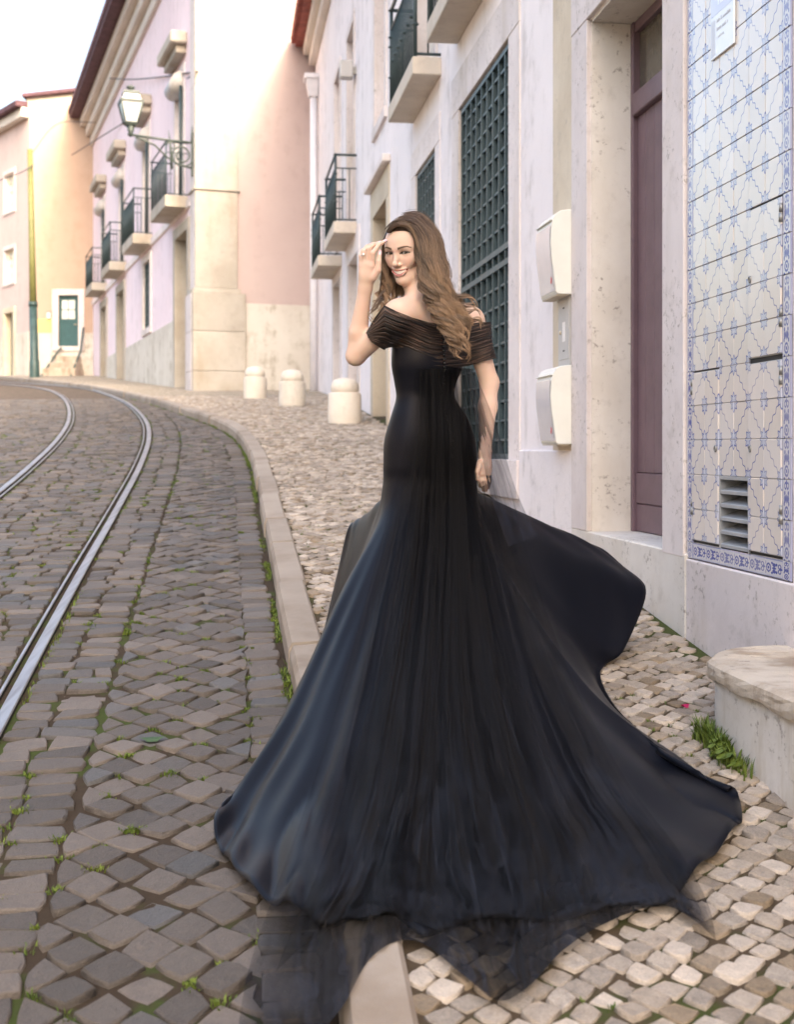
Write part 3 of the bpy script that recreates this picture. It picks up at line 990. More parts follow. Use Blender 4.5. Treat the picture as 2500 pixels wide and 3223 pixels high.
doors = {'lower_right': (4, 6, 0, 5), 'upper_right': (4, 6, 5, 9), 'lower_left': (0, 2, 0, 5)}
door_obj = {}
for key, (c0, c1, r0, r1) in doors.items():
    u1, u0 = uc(c0) - 0.004, uc(c1) + 0.004
    o = box('cabinet_door', WALL, u0, u1, -0.012, 0.0075, zr(r0) + 0.012, zr(r1) - 0.006, MAT['zinc'], tiled)
    door_obj[key] = o
    rim = box('dark_gap', WALL, u0 - 0.006, u1 + 0.006, -0.012, 0.0012, zr(r0) + 0.002, zr(r1) + 0.003, MAT['dark_slot'], tiled)
door_obj['lower_left']['label'] = 'narrow lower cabinet door faced with blue star tiles'
for i in range(NC):
    for j in range(NR):
        if 2 <= i < 4 and j < 2: continue
        par = tiled; d = 0.0015
        for key, (c0, c1, r0, r1) in doors.items():
            if c0 <= i < c1 and r0 <= j < r1: par = door_obj[key]; d = 0.0068
        m_ = me_a if (i + j) % 2 == 0 else me_b
        zz = zr(j); 
        o = place(m_, 'tile', uc(i), d, zz, par, tr)
        if par is not tiled:     # cut tiles at the door edges
            c0, c1, r0, r1 = [v for k, v in doors.items() if door_obj[k] is par][0]
            if j == r0: o.scale.z *= (TS - 0.014) / TS; o.location.z += 0.014
            if j == r1 - 1: o.scale.z *= (TS - 0.008) / TS
for j in range(NR):
    place(me_v, 'border_tile', U0 + BW, 0.0015, zr(j), tiled, tr)
    place(me_v, 'border_tile', UR, 0.0015, zr(j), tiled, tr)
for i in range(NC):
    o = place(me_h, 'border_tile', uc(i), 0.0015, GR - BW, tiled, tr)
    o.matrix_world = Matrix.Translation(WALL.p(uc(i), 0.0015, GR)) @ Matrix((-zx, dx_, ux)).transposed().to_4x4()
for uu in (U0 + BW, UR):
    o = place(me_v, 'border_tile', uu, 0.0015, GR - BW, tiled, tr); o.scale.z *= BW / TS
# hinges and keyholes
for key, uu, zs in (('upper_right', uc(6) + 0.004, (0.42, 0.78)), ('lower_right', uc(6) + 0.004, (-0.26, 0.22)), ('lower_left', uc(0) - 0.002, (-0.27, 0.22))):
    for zz in zs:
        for q in range(2):
            tube('hinge', [WALL.p(uu, 0.012, zz + q * 0.034), WALL.p(uu, 0.012, zz + 0.031 + q * 0.034)], 0.008 - q * 0.001, MAT['steel_dull'], door_obj[key], 10)
for key, uu, zz in (('upper_right', uc(4) - 0.022, 0.615), ('lower_right', uc(4) - 0.024, 0.0), ('lower_left', uc(2) + 0.024, 0.0)):
    ring = [WALL.p(uu + 0.008 * math.cos(a), 0.016, zz + 0.011 * math.sin(a)) for a in np.linspace(0, 2 * math.pi, 14, endpoint=False)]
    tube('keyhole', ring, 0.0035, MAT['steel_dull'], door_obj[key], 6, closed=True)
    ring = [WALL.p(uu + 0.005 * math.cos(a), 0.0145, zz + 0.008 * math.sin(a)) for a in np.linspace(0, 2 * math.pi, 10, endpoint=False)]
    mesh_obj('keyhole', ring, [tuple(range(10))], MAT['dark_slot'], door_obj[key])
# louvred vent
va, vb, vc, vd = vent
ve = box('vent_back', WALL, va, vb, -0.16, -0.15, vc, vd, MAT['rust_dark'], tiled)
for a, b in ((va, va + 0.008), (vb - 0.008, vb)):
    box('vent_frame', WALL, a, b, -0.11, 0.010, vc, vd, MAT['zinc'], tiled, 0.001)
box('vent_frame', WALL, va + 0.008, vb - 0.008, -0.11, 0.010, vd - 0.014, vd, MAT['zinc'], tiled, 0.001)
for k in range(5):
    z0 = vc + 0.004 + k * 0.0515
    P8 = [WALL.p(va + 0.009, 0.008, z0), WALL.p(vb - 0.009, 0.008, z0), WALL.p(vb - 0.009, -0.11, z0 + 0.045), WALL.p(va + 0.009, -0.11, z0 + 0.045),
          WALL.p(va + 0.009, 0.008, z0 + 0.015), WALL.p(vb - 0.009, 0.008, z0 + 0.015), WALL.p(vb - 0.009, -0.11, z0 + 0.052), WALL.p(va + 0.009, -0.11, z0 + 0.052)]
    v_, f_ = hexa(P8); o = mesh_obj('louvre_slat', v_, f_, MAT['zinc'], tiled); bevel_mesh(o.data, 0.0015)
# enamel sign with its faded print
sign = box('wall_sign', WALL, 4.742, 4.968, 0.010, 0.018, 1.52, 1.86, MAT['sign_plate'], None, 0.002)
tag(sign, 'small white enamel sign with faded lettering screwed onto the tiles', 'sign')
box('sign_band', WALL, 4.748, 4.962, 0.018, 0.0186, 1.685, 1.80, MAT['sign_blue'], sign)
rs = random.Random(4)
for zz, hh, ua, ub, mt in ((1.715, 0.05, 4.765, 4.95, MAT['sign_plate']), (1.650, 0.014, 4.77, 4.905, MAT['grey_print']), (1.618, 0.014, 4.80, 4.905, MAT['grey_print']), (1.588, 0.010, 4.84, 4.905, MAT['grey_print'])):
    uu = ub                                     # faded, unreadable letters
    while uu > ua:
        w = hh * rs.uniform(0.25, 0.6)
        if rs.random() > 0.18: box('letter', WALL, uu - w, uu, 0.0184, 0.0192, zz, zz + hh * rs.choice((0.7, 0.7, 1.0)), mt, sign)
        uu -= w + hh * 0.2
box('sign_patch', WALL, 4.92, 4.962, 0.018, 0.0185, 1.53, 1.67, MAT['shutter_grey'], sign)

# ---- white house
white = empty('white_house'); tag(white, 'long white rendered house with barred windows and iron balconies', 'house')
ZS = -0.435                                    # door sill
DOOR = (5.51, 6.66, ZS, 2.24)
G1 = (8.56, 10.39, -0.075, 2.785); G2 = (11.57, 12.77, 0.12, 2.76)
D2 = (15.05, 16.4, 0.0, 2.98); D3 = (18.35, 19.7, 0.3, 2.86); D4 = (21.2, 22.5, 0.5, 2.86)
W1 = (15.2, 16.2, 4.08, 6.6); W2 = (18.9, 19.9, 3.45, 6.4); W3 = (21.2, 22.2, 3.45, 6.4)
BA = (11.6, 12.7, 3.52, 6.0); BB = (9.05, 10.15, 3.52, 6.0)
ops = [DOOR, G1, G2, D2, D3, D4, W1, W2, W3, BA, BB]
wall_open('wall', WALL, 5.252, 27.2, -1.4, 8.6, ops, MAT['white_plaster'], white, depth=0.30, d=0.0)
box('house_core', WALL, 5.3, 27.2, -6.0, -0.75, -2.0, 8.55, MAT['white_plaster'], white)
# door surround
SP = MAT['stone_pink']
box('jamb', WALL, 5.254, DOOR[0], -0.30, 0.022, PLZ + 0.002, DOOR[3] + 0.5, SP, white, 0.004)
box('jamb', WALL, DOOR[1], 6.955, -0.30, 0.022, ZS, DOOR[3] + 0.02, SP, white, 0.004)
box('lintel', WALL, DOOR[0], 6.955, -0.30, 0.024, DOOR[3] + 0.021, DOOR[3] + 0.6, SP, white, 0.004)
box('pilaster_strip', WALL, 6.957, 7.40, -0.02, 0.008, -1.3, 8.5, MAT['stone_warm'], white, 0.003)
box('step', WALL, 5.237, 6.96, -0.42, 0.020, -1.6, ZS, MAT['stone'], white, 0.006)
box('plinth', WALL, 6.962, 8.22, -0.02, 0.016, -1.3, -0.01, MAT['stained_plaster'], white, 0.006)
rv = 0.235
box('reveal_stone', WALL, DOOR[1] - 0.012, DOOR[1] + 0.001, -rv - 0.04, -0.004, ZS, DOOR[3], MAT['stone'], white)
box('reveal_stone', WALL, DOOR[0] - 0.001, DOOR[0] + 0.012, -rv - 0.04, -0.004, ZS, DOOR[3], MAT['stone'], white)
box('soffit', WALL, DOOR[0] + 0.012, DOOR[1] - 0.012, -rv - 0.04, -0.004, DOOR[3] + 0.001, DOOR[3] + 0.02, MAT['stone'], white)
# door: frame, planks, bottom board, transom
door = box('door', WALL, DOOR[0] + 0.01, DOOR[1] - 0.01, -rv - 0.05, -rv - 0.02, ZS, 1.75, MAT['purple_wood'], white)
PW = MAT['purple_wood']
box('door_frame', WALL, DOOR[1] - 0.052, DOOR[1] - 0.013, -rv - 0.03, -rv + 0.022, ZS, DOOR[3], PW, white, 0.004)
box('door_frame', WALL, DOOR[0] + 0.013, DOOR[0] + 0.052, -rv - 0.03, -rv + 0.022, ZS, DOOR[3], PW, white, 0.004)
box('transom_bar', WALL, DOOR[0] + 0.053, DOOR[1] - 0.053, -rv - 0.03, -rv + 0.030, 1.742, 1.855, PW, white, 0.005)
box('transom_frame', WALL, DOOR[0] + 0.053, DOOR[1] - 0.053, -rv - 0.03, -rv + 0.012, DOOR[3] - 0.055, DOOR[3], PW, white, 0.004)
box('transom_pane', WALL, DOOR[0] + 0.053, DOOR[1] - 0.053, -rv - 0.03, -rv - 0.016, 1.856, DOOR[3] - 0.056, MAT['transom'], white)
uu = DOOR[1] - 0.056
while uu > DOOR[0] + 0.06:
    w = 0.128
    box('plank', WALL, max(uu - w + 0.005, DOOR[0] + 0.054), uu, -rv - 0.022, -rv - 0.004, -0.125, 1.74, PW, door, 0.003)
    uu -= w
box('bottom_board', WALL, DOOR[0] + 0.054, DOOR[1] - 0.054, -rv - 0.022, -rv + 0.006, ZS + 0.15, -0.128, PW, door, 0.004)
box('bottom_board', WALL, DOOR[0] + 0.054, DOOR[1] - 0.054, -rv - 0.022, -rv + 0.002, ZS + 0.004, ZS + 0.146, PW, door, 0.004)
# meter plate between the letterboxes
mp = box('meter_plate', WALL, 6.99, 7.235, 0.009, 0.020, 0.465, 0.87, MAT['grey_plastic'], None, 0.003)
tag(mp, 'flat grey meter cover between the two letterboxes', 'meter cover')
box('meter_door', WALL, 7.0, 7.19, 0.020, 0.024, 0.50, 0.83, MAT['grey_plastic'], mp, 0.002)
for zz in (0.545, 0.785):
    box('slot', WALL, 7.085, 7.12, 0.0243, 0.0252, zz, zz + 0.008, MAT['dark_slot'], mp)
box('meter_label', WALL, 7.07, 7.13, 0.0243, 0.0250, 0.60, 0.71, MAT['paper'], mp)
tube('lock', [WALL.p(7.165, 0.024, 0.655), WALL.p(7.165, 0.031, 0.655)], 0.010, MAT['stone_warm'], mp, 12)

# letterboxes with a curved front
def letterbox(z0, z1, label, smooth_top):
    u0, u1 = 6.962, 7.30
    h = z1 - z0
    prof = [(0.0, 0.0), (0.088, 0.0), (0.098, 0.03 * h), (0.108, 0.2 * h), (0.122, 0.42 * h), (0.128, 0.6 * h), (0.124, 0.80 * h), (0.112, 0.90 * h), (0.098, 0.95 * h), (0.07, 0.985 * h), (0.03, 0.998 * h), (0.0, h)]
    o = None
    V = []; Fs = []
    n = len(prof)
    for uu in (u0, u1):
        for d, z in prof: V.append(WALL.p(uu, 0.008 + d, z0 + z))
    for i in range(n):
        j = (i + 1) % n; Fs.append((i, j, n + j, n + i))
    Fs.append(tuple(range(n - 1, -1, -1))); Fs.append(tuple(range(n, 2 * n)))
    o = mesh_obj('letterbox', V, Fs, MAT['box_white']); bevel_mesh(o.data, 0.0025)
    tag(o, label, 'letterbox', 'letterboxes on the white house')
    # front flap: a thin curved skin on the front
    fp = prof[2:7]
    V = []; Fs = []
    for uu in (u0 + 0.012, u1 - 0.012):
        for d, z in fp: V.append(WALL.p(uu, 0.008 + d + 0.003, z0 + z + 0.006))
    m_ = len(fp)
    for i in range(m_ - 1): Fs.append((i, i + 1, m_ + i + 1, m_ + i))
    mesh_obj('flap', V, Fs, MAT['box_front'], o, smooth=True)
    box('hood_lip', WALL, u0 + 0.004, u1 - 0.004, 0.12, 0.137, z0 + 0.865 * h, z0 + 0.88 * h, MAT['box_white'], o, 0.002)
    # small printed red rider mark and slot
    zz = z0 + 0.13 * h
    pts = [(0.0, 0.0), (0.016, 0.004), (0.024, 0.02), (0.030, 0.034), (0.018, 0.030), (0.012, 0.042), (0.004, 0.036), (0.006, 0.022), (-0.006, 0.014)]
    mesh_obj('emblem', [WALL.p(7.03 - a, 0.008 + 0.1095 + b * 0.06, zz + b) for a, b in pts], [tuple(range(len(pts)))], MAT['red_print'], o)
    box('print', WALL, 6.985, 7.0, 0.118, 0.1175, zz - 0.014, zz - 0.002, MAT['grey_print'], o)
    if not smooth_top:
        box('name_window', WALL, 7.0, 7.06, 0.1335, 0.1345, z0 + 0.75 * h, z0 + 0.80 * h, MAT['paper'], o)
        box('keyhole', WALL, 7.09, 7.105, 0.1335, 0.1348, z0 + 0.75 * h, z0 + 0.80 * h, MAT['dark_slot'], o)
    box('bottom_lip', WALL, u0 + 0.01, u1 - 0.004, 0.03, 0.098, z0 - 0.006, z0 - 0.001, MAT['stone_warm'], o)
    return o
letterbox(0.851, 1.318, 'upper letterbox, smooth curved front, higher on the wall beside the door', True)
letterbox(0.0245, 0.4615, 'lower letterbox with a name window and a keyhole, below the meter cover', False)

# barred windows
def grille(op, nu, nz, rails, w=0.30):
    a, b, c, e = op
    frame4('x', WALL, a, b, c, e, w, -0.30, 0.010, SP, white)
    win = empty('barred_window', parent=white)
    box('backing', WALL, a, b, -0.29, -0.24, c, e, MAT['grille_glass'], win)
    du = (b - a) / nu
    for k in range(nu + 1):
        uu = a + k * du
        uu = min(max(uu, a + 0.012), b - 0.012)
        box('vertical_bar', WALL, uu - 0.010, uu + 0.010, -0.115, -0.012, c + 0.01, e - 0.01, MAT['grille'], win)
    dz = (e - c) / nz
    for k in range(1, nz):
        zz = c + k * dz
        box('crossbar', WALL, a + 0.01, b - 0.01, -0.100, -0.022, zz - 0.008, zz + 0.008, MAT['grille'], win)
    for zz in rails:
        box('rail', WALL, a + 0.01, b - 0.01, -0.12, -0.008, zz - 0.02, zz + 0.02, MAT['grille'], win)
    for zz in (c + 0.02, e - 0.03):
        box('rail', WALL, a + 0.005, b - 0.005, -0.118, -0.010, zz - 0.018, zz + 0.018, MAT['grille'], win)
    return win
grille(G1, 9, 21, (1.29, 1.40), 0.32)
grille(G2, 7, 19, (), 0.26)

# balconies
def balcony(fr, u0, u1, zs, prot, th, hgt, house, nb, mat_slab, rail_hi=True, infill=True, dens=1):
    b = empty('balcony', parent=house)
    box('slab', fr, u0, u1, 0.0, prot, zs, zs + th, mat_slab, b, 0.008)
    zt = zs + th
    I = MAT['iron']
    corners = [(u0 + 0.03, 0.0), (u0 + 0.03, prot - 0.03), (u1 - 0.03, prot - 0.03), (u1 - 0.03, 0.0)]
    def railpath(z, r, nm):
        tube(nm, [fr.p(u, d, z) for u, d in corners], r, I, b, 6)
    railpath(zt + 0.03, 0.014, 'bottom_rail')
    railpath(zt + hgt, 0.020, 'handrail')
    if rail_hi: railpath(zt + hgt * 0.80, 0.012, 'upper_rail')
    for u, d in corners[1:3]:
        fr_p = [fr.p(u, d, zt), fr.p(u, d, zt + hgt + 0.02)]
        tube('corner_post', fr_p, 0.018, I, b, 8)
        for zz in (0.3, 0.62, 0.72, 1.0):
            lathe('post_ring', fr.p(u, d, zt + hgt * zz - 0.02), [(0.012, 0), (0.032, 0.012), (0.032, 0.022), (0.012, 0.034)], I, b, 10)
    top = zt + hgt * (0.80 if rail_hi else 1.0)
    L = (u1 - u0 - 0.06)
    for k in range(1, nb):
        u = u0 + 0.03 + L * k / nb
        tube('baluster', [fr.p(u, prot - 0.03, zt + 0.03), fr.p(u, prot - 0.03, top)], 0.0085, I, b, 6)
        if infill and k % 2 == 0:
            lathe('baluster_knob', fr.p(u, prot - 0.03, zt + hgt * 0.42), [(0.006, 0), (0.026, 0.016), (0.026, 0.026), (0.006, 0.042)], I, b, 8)
    ns = max(2, int(prot / 0.1))
    for uu in (u0 + 0.03, u1 - 0.03):
        for k in range(1, ns):
            d = (prot - 0.03) * k / ns
            tube('baluster', [fr.p(uu, d, zt + 0.03), fr.p(uu, d, top)], 0.0085, I, b, 6)
    return b
def french_window(fr, op, house, mats, frame_w=0.14, leafs=2, d=-0.16, wood=None, pane=None):
    a, b, c, e = op
    frame4('x', fr, a, b, c, e, frame_w, -0.2, 0.02, mats, house)
    w = empty('window', parent=house)
    wood = wood or MAT['white_wood']; pane = pane or MAT['pane']
    box('pane', fr, a, b, d - 0.04, d - 0.02, c, e, pane, w)
    box('casing', fr, a, a + 0.07, d - 0.02, d + 0.03, c, e, wood, w, 0.004)
    box('casing', fr, b - 0.07, b, d - 0.02, d + 0.03, c, e, wood, w, 0.004)
    box('casing', fr, a + 0.07, b - 0.07, d - 0.02, d + 0.03, e - 0.08, e, wood, w, 0.004)
    mid = (a + b) / 2
    box('mullion', fr, mid - 0.05, mid + 0.05, d - 0.019, d + 0.025, c, e - 0.08, wood, w, 0.004)
    for q in (0.28, 0.55, 0.78):
        zz = c + (e - c) * q
        box('glazing_bar', fr, a + 0.07, b - 0.07, d - 0.018, d + 0.015, zz - 0.02, zz + 0.02, wood, w)
    box('kick_panel', fr, a + 0.07, b - 0.07, d - 0.017, d + 0.018, c, c + 0.4, wood, w)
    return w
SU = MAT['slab_under']
balcony(WALL, 11.27, 12.96, 3.33, 0.26, 0.16, 0.98, white, 15, SU)
balcony(WALL, 8.80, 10.48, 3.35, 0.26, 0.16, 0.98, white, 15, SU)
balcony(WALL, 18.55, 20.3, 3.16, 0.34, 0.17, 0.98, white, 15, SU)
balcony(WALL, 20.9, 22.6, 3.02, 0.40, 0.17, 0.98, white, 15, SU)
french_window(WALL, BA, white, SP); french_window(WALL, BB, white, SP)
french_window(WALL, W2, white, SP, wood=MAT['mauve_wood']); french_window(WALL, W3, white, SP, wood=MAT['mauve_wood'])
french_window(WALL, W1, white, SP, 0.16, wood=MAT['mauve_wood'])
# ground-floor doorways further up
for op, wood in ((D2, 'brown_wood'), (D3, 'grey_plastic'), (D4, 'grey_plastic')):
    a, b, c, e = op
    frame4('x', WALL, a, b, c, e, 0.26, -0.30, 0.015, MAT['stone_warm'] if op is D2 else SP, white, sill=False, wt=0.36)
    dd = box('doorway_leaf', WALL, a, b, -0.29, -0.26, c, e, MAT[wood], white)
    for k in range(3):
        ua = a + 0.06 + k * (b - a - 0.1) / 3
        box('door_panel', WALL, ua, ua + (b - a - 0.25) / 3, -0.262, -0.245, c + 0.2, e - 0.55, MAT[wood], dd, 0.01)
    box('transom_bar', WALL, a, b, -0.262, -0.22, e - 0.5, e - 0.42, MAT[wood], dd)
# cornice over the second doorway
box('door_cornice', WALL, D2[0] - 0.32, D2[1] + 0.32, 0.0, 0.10, D2[3] + 0.37, D2[3] + 0.46, SP, white, 0.01)
# wall lamp box, downpipe, eaves with roof tiles
lb = box('wall_lamp', WALL, 18.55, 18.75, 0.05, 0.24, 5.45, 5.70, MAT['grey_plastic'], None, 0.015)
tag(lb, 'small grey square lamp fixed high on the white house', 'wall lamp')
box('bracket', WALL, 18.62, 18.68, 0.0, 0.05, 5.52, 5.62, MAT['steel_dull'], lb)
dp = tube('downpipe', [WALL.p(26.2, 0.10, 0.9), WALL.p(26.2, 0.10, 7.3)], 0.075, MAT['downpipe'], None, 12)
tag(dp, 'white rainwater downpipe with a hopper at the end of the white house', 'downpipe')
v_, f_ = hexa([WALL.p(26.1, 0.02, 7.28), WALL.p(26.3, 0.02, 7.28), WALL.p(26.3, 0.2, 7.28), WALL.p(26.1, 0.2, 7.28), WALL.p(26.02, 0.0, 7.62), WALL.p(26.38, 0.0, 7.62), WALL.p(26.38, 0.26, 7.62), WALL.p(26.02, 0.26, 7.62)])
mesh_obj('hopper', v_, f_, MAT['downpipe'], dp)
box('hopper_rim', WALL, 25.98, 26.42, 0.0, 0.30, 7.62, 7.72, MAT['downpipe'], dp, 0.01)
box('eaves_cornice', WALL, -14, 27.1, 0.0, 0.14, 8.2, 8.42, MAT['cornice'], white, 0.01)
box('eaves_cornice', WALL, -14, 27.1, 0.0, 0.26, 8.42, 8.62, MAT['cornice'], white, 0.01)
box('roof_slab', WALL, -14, 27.2, -7.0, 0.42, 8.62, 8.70, MAT['roof_tile'], white)
k = 0
for uu in np.arange(20.0, 27.1, 0.2):
    P0 = WALL.p(uu, 0.52, 8.70); P1 = WALL.p(uu, -0.6, 8.98)
    tube('roof_tile', [P0, P1], [0.085, 0.075], MAT['roof_tile'], white, 8)

# ------------------------------------------------------------------ pink corner house up the street
C0 = (-4.17, 26.4)
PF = Frame(C0, (-0.332, 0.943), (-0.943, -0.332))      # street front, in shade
FL = Frame(C0, (0.943, 0.332), (0.332, -0.943))        # flank towards the camera
pink = empty('pink_house'); tag(pink, 'pink rendered corner house with stone pilaster, balconies and dark eaves', 'house')
SW = MAT['stone_lit']
bal_u = [2.22, 7.4, 12.5, 17.5]
wins = [(u - 0.55, u + 0.55, 5.50, 8.35) for u in bal_u]
gdoors = [(1.03, 2.6, 0.9, 4.75), (11.8, 13.4, 1.6, 4.75), (16.4, 17.9, 1.9, 4.75)]
gwin = (6.6, 7.8, 3.15, 4.9)
wall_open('wall', PF, 0.0, 21.2, -1, 12.4, wins + gdoors + [gwin], MAT['pink_plaster'], pink, depth=0.3)
wall_open('wall', FL, 0.0, 8.0, -1, 13.2, [], MAT['peach_plaster'], pink)
box('house_core', PF, 0.3, 21.0, -8.0, -0.45, -1, 12.3, MAT['peach_plaster'], pink)
# dado and pilasters
box('dado', PF, 2.9, 11.5, -0.02, 0.03, -1, 2.95, MAT['grey_plaster'], pink, 0.005)
box('dado', PF, 13.7, 16.1, -0.02, 0.03, -1, 3.0, MAT['grey_plaster'], pink, 0.005)
box('dado', FL, 1.004, 3.2, -0.02, 0.035, -1, 3.07, MAT['grey_plaster'], pink, 0.005)
for k, (z0, z1) in enumerate(((3.36, 5.40), (5.44, 7.6), (7.604, 9.8), (9.804, 12.0))):
    box('pilaster_block', FL, -0.06, 0.84, -0.02, 0.06, z0, z1, SW, pink, 0.008)
    box('pilaster_block', PF, 0.062, 0.55, -0.02, 0.06, z0, z1, MAT['stone_pink'], pink, 0.008)
for k, (z0, z1) in enumerate(((0.6, 1.62), (1.626, 2.45), (2.456, 3.26))):
    box('pilaster_block', FL, -0.12, 1.0, -0.02, 0.12, z0, z1, SW, pink, 0.01)
    box('pilaster_block', PF, 0.122, 0.78, -0.02, 0.12, z0, z1, MAT['stone_pink'], pink, 0.01)
for z0 in (3.262, 5.402):
    box('string_course', FL, -0.10, 0.90, -0.02, 0.10, z0, z0 + (0.09 if z0 < 4 else 0.035), SW, pink, 0.008)
    box('string_course', PF, 0.102, 0.66, -0.02, 0.10, z0, z0 + (0.09 if z0 < 4 else 0.035), SW, pink, 0.008)
box('string_course', PF, 0.7, 21.0, -0.02, 0.05, 5.20, 5.38, MAT['stone_pink'], pink, 0.008)
# eaves
for z0, z1, d in ((11.0, 11.35, 0.10), (11.36, 11.7, 0.26), (11.71, 12.0, 0.46)):
    box('eaves_cornice', PF, 0.0, 21.2, -0.02, d, z0, z1, MAT['cornice'], pink, 0.02)
box('roof_edge', PF, -0.1, 21.4, -3.0, 0.80, 12.02, 12.22, MAT['roof_dark'], pink, 0.02)
for uu in np.arange(0.0, 21.2, 0.28):
    tube('roof_tile', [PF.p(uu, 0.84, 12.24), PF.p(uu, -1.0, 12.7)], [0.12, 0.10], MAT['roof_dark'], pink, 8)
for u, w in zip(bal_u, wins):
    french_window(PF, w, pink, MAT['stone_pink'], 0.16, pane=MAT['shutter_grey'])
    balcony(PF, u - 1.08, u + 1.08, 5.24, 0.50, 0.25, 1.15, pink, 18, SW, infill=False)
    box('pediment', PF, u - 0.85, u + 0.85, 0.0, 0.22, 8.66, 8.84, SW, pink, 0.02)
    box('pediment', PF, u - 1.0, u + 1.0, 0.0, 0.36, 8.842, 9.10, SW, pink, 0.03)
    tube('blind_roll', [PF.p(u - 0.55, 0.06, 8.15), PF.p(u + 0.55, 0.06, 8.15)], 0.2, MAT['grey_plastic'], pink, 14)
    tube('shutter_rod', [PF.p(u - 0.62, 0.08, 5.5), PF.p(u - 0.62, 0.08, 8.0)], 0.035, MAT['iron'], pink, 8)
for op in gdoors:
    a, b, c, e = op
    frame4('x', PF, a, b, c, e, 0.24, -0.35, 0.05, SW, pink, sill=False)
    dd = box('doorway_leaf', PF, a, b, -0.34, -0.28, c, e - 1.1, MAT['brown_wood'], pink)
    box('fanlight', PF, a, b, -0.34, -0.29, e - 1.0, e, MAT['iron'], pink)
    box('transom_bar', PF, a, b, -0.34, -0.24, e - 1.1, e - 1.0, MAT['brown_wood'], pink)
    for k in range(4):
        ua = a + 0.08 + k * (b - a - 0.12) / 4
        box('door_panel', PF, ua, ua + (b - a - 0.3) / 4, -0.282, -0.262, c + 1.0, e - 1.2, MAT['brown_wood'], dd, 0.01)
a, b, c, e = gwin
frame4('x', PF, a, b, c, e, 0.2, -0.3, 0.04, MAT['stone_pink'], pink)
gw = empty('barred_window', parent=pink)
box('backing', PF, a, b, -0.29, -0.25, c, e, MAT['grille_glass'], gw)
for k in range(6):
    uu = a + 0.02 + k * (b - a - 0.04) / 5
    box('vertical_bar', PF, uu - 0.012, uu + 0.012, -0.08, -0.02, c, e, MAT['grille'], gw)
for k in range(1, 9):
    zz = c + k * (e - c) / 9
    box('crossbar', PF, a, b, -0.07, -0.03, zz - 0.01, zz + 0.01, MAT['grille'], gw)

# ------------------------------------------------------------------ orange house at the bend
C1 = (-13.40, 46.0)
OF = Frame(C1, (1.0, 0.0), (0.0, -1.0))
RF = Frame(C1, (-0.605, 0.796), (-0.796, -0.605))
orange = empty('orange_house'); tag(orange, 'orange rendered house at the bend with a rose side and green door', 'house')
wall_open('wall', OF, 0.0, 7.0, 0, 12.9, [(1.07, 1.80, 3.72, 5.58)], MAT['orange_plaster'], orange, depth=0.2)
rw = [(1.5, 2.5, 8.95, 10.35), (1.5, 2.5, 6.25, 7.5)]
rd = (1.55, 2.4, 2.2, 5.1)
wall_open('wall', RF, 0.0, 16.0, 0, 12.4, rw + [rd], MAT['rose_plaster'], orange, depth=0.3)
box('house_core', OF, 0.3, 7.0, -9.0, -0.35, 0, 12.3, MAT['orange_plaster'], orange)
box('dado', OF, 0.0, 0.83, -0.02, 0.04, 1, 4.20, MAT['grey_plaster'], orange, 0.005)
box('dado', OF, 2.03, 7.0, -0.02, 0.04, 1, 4.20, MAT['grey_plaster'], orange, 0.005)
box('dado', OF, 0.832, 2.028, -0.02, 0.03, 1, 3.52, MAT['grey_plaster'], orange, 0.005)
box('dado', RF, 0.042, 1.3, -0.02, 0.04, 1, 4.25, MAT['grey_plaster'], orange, 0.005)
box('dado', RF, 2.65, 16.0, -0.02, 0.04, 1, 4.25, MAT['grey_plaster'], orange, 0.005)
MAT['yellow_plaster'] = plaster('yellow_plaster', (0.80, 0.60, 0.24), (0.76, 0.56, 0.22), amount=0.2)
box('yellow_patch', OF, 0.05, 0.82, -0.01, 0.015, 4.21, 4.72, MAT['yellow_plaster'], orange)
# gable top and roof edge
P6 = [OF.p(-0.1, 0.02, 12.4), OF.p(7.0, 0.02, 12.9), OF.p(7.0, 0.02, 13.6), OF.p(-0.1, 0.02, 12.75)]
mesh_obj('roof_gable', P6, [(0, 1, 2, 3)], MAT['cornice'], orange)
box('roof_edge', OF, -0.2, 7.0, -6, 0.25, (12.72, 13.5), (12.86, 13.64), MAT['roof_dark'], orange, 0.02)
box('roof_edge', RF, 0.0, 16, -3, 0.5, 12.40, 12.62, MAT['roof_dark'], orange, 0.02)
box('eaves_cornice', RF, 0.0, 16, 0, 0.28, 12.05, 12.39, MAT['cornice'], orange, 0.02)
for op in rw:
    french_window(RF, op, orange, MAT['stone_pink'], 0.14, wood=MAT['cream_wood'], pane=MAT['pane_lit'])
a, b, c, e = rd
frame4('x', RF, a, b, c, e, 0.2, -0.3, 0.05, MAT['stone_warm'], orange, sill=False)
box('doorway_leaf', RF, a, b, -0.28, -0.22, c, e, MAT['green_wood'], orange)
# green door with four panes, surround, number plate
frame4('x', OF, 1.07, 1.80, 3.72, 5.58, 0.22, -0.2, 0.06, MAT['stone_pink'], orange)
gd = box('green_door', OF, 1.07, 1.80, -0.15, -0.09, 3.72, 5.58, MAT['green_wood'], orange)
for i in range(2):
    for j in range(2):
        box('pane', OF, 1.17 + i * 0.25, 1.40 + i * 0.25, -0.09, -0.075, 4.72 + j * 0.36, 5.05 + j * 0.36, MAT['pane_lit'], gd, 0.01)
tube('handle', [OF.p(1.70, -0.09, 4.52), OF.p(1.70, -0.03, 4.52), OF.p(1.64, -0.03, 4.52)], 0.02, MAT['stone_warm'], gd, 6)
box('number_plate', OF, 1.36, 1.50, 0.06, 0.075, 5.64, 5.76, MAT['sign_blue'], orange)
ml = box('mail_box', OF, 0.66, 0.80, 0.0, 0.1, 4.72, 4.95, MAT['box_white'], None, 0.01)
tag(ml, 'tiny white mail box on the orange wall left of the green door', 'mail box')
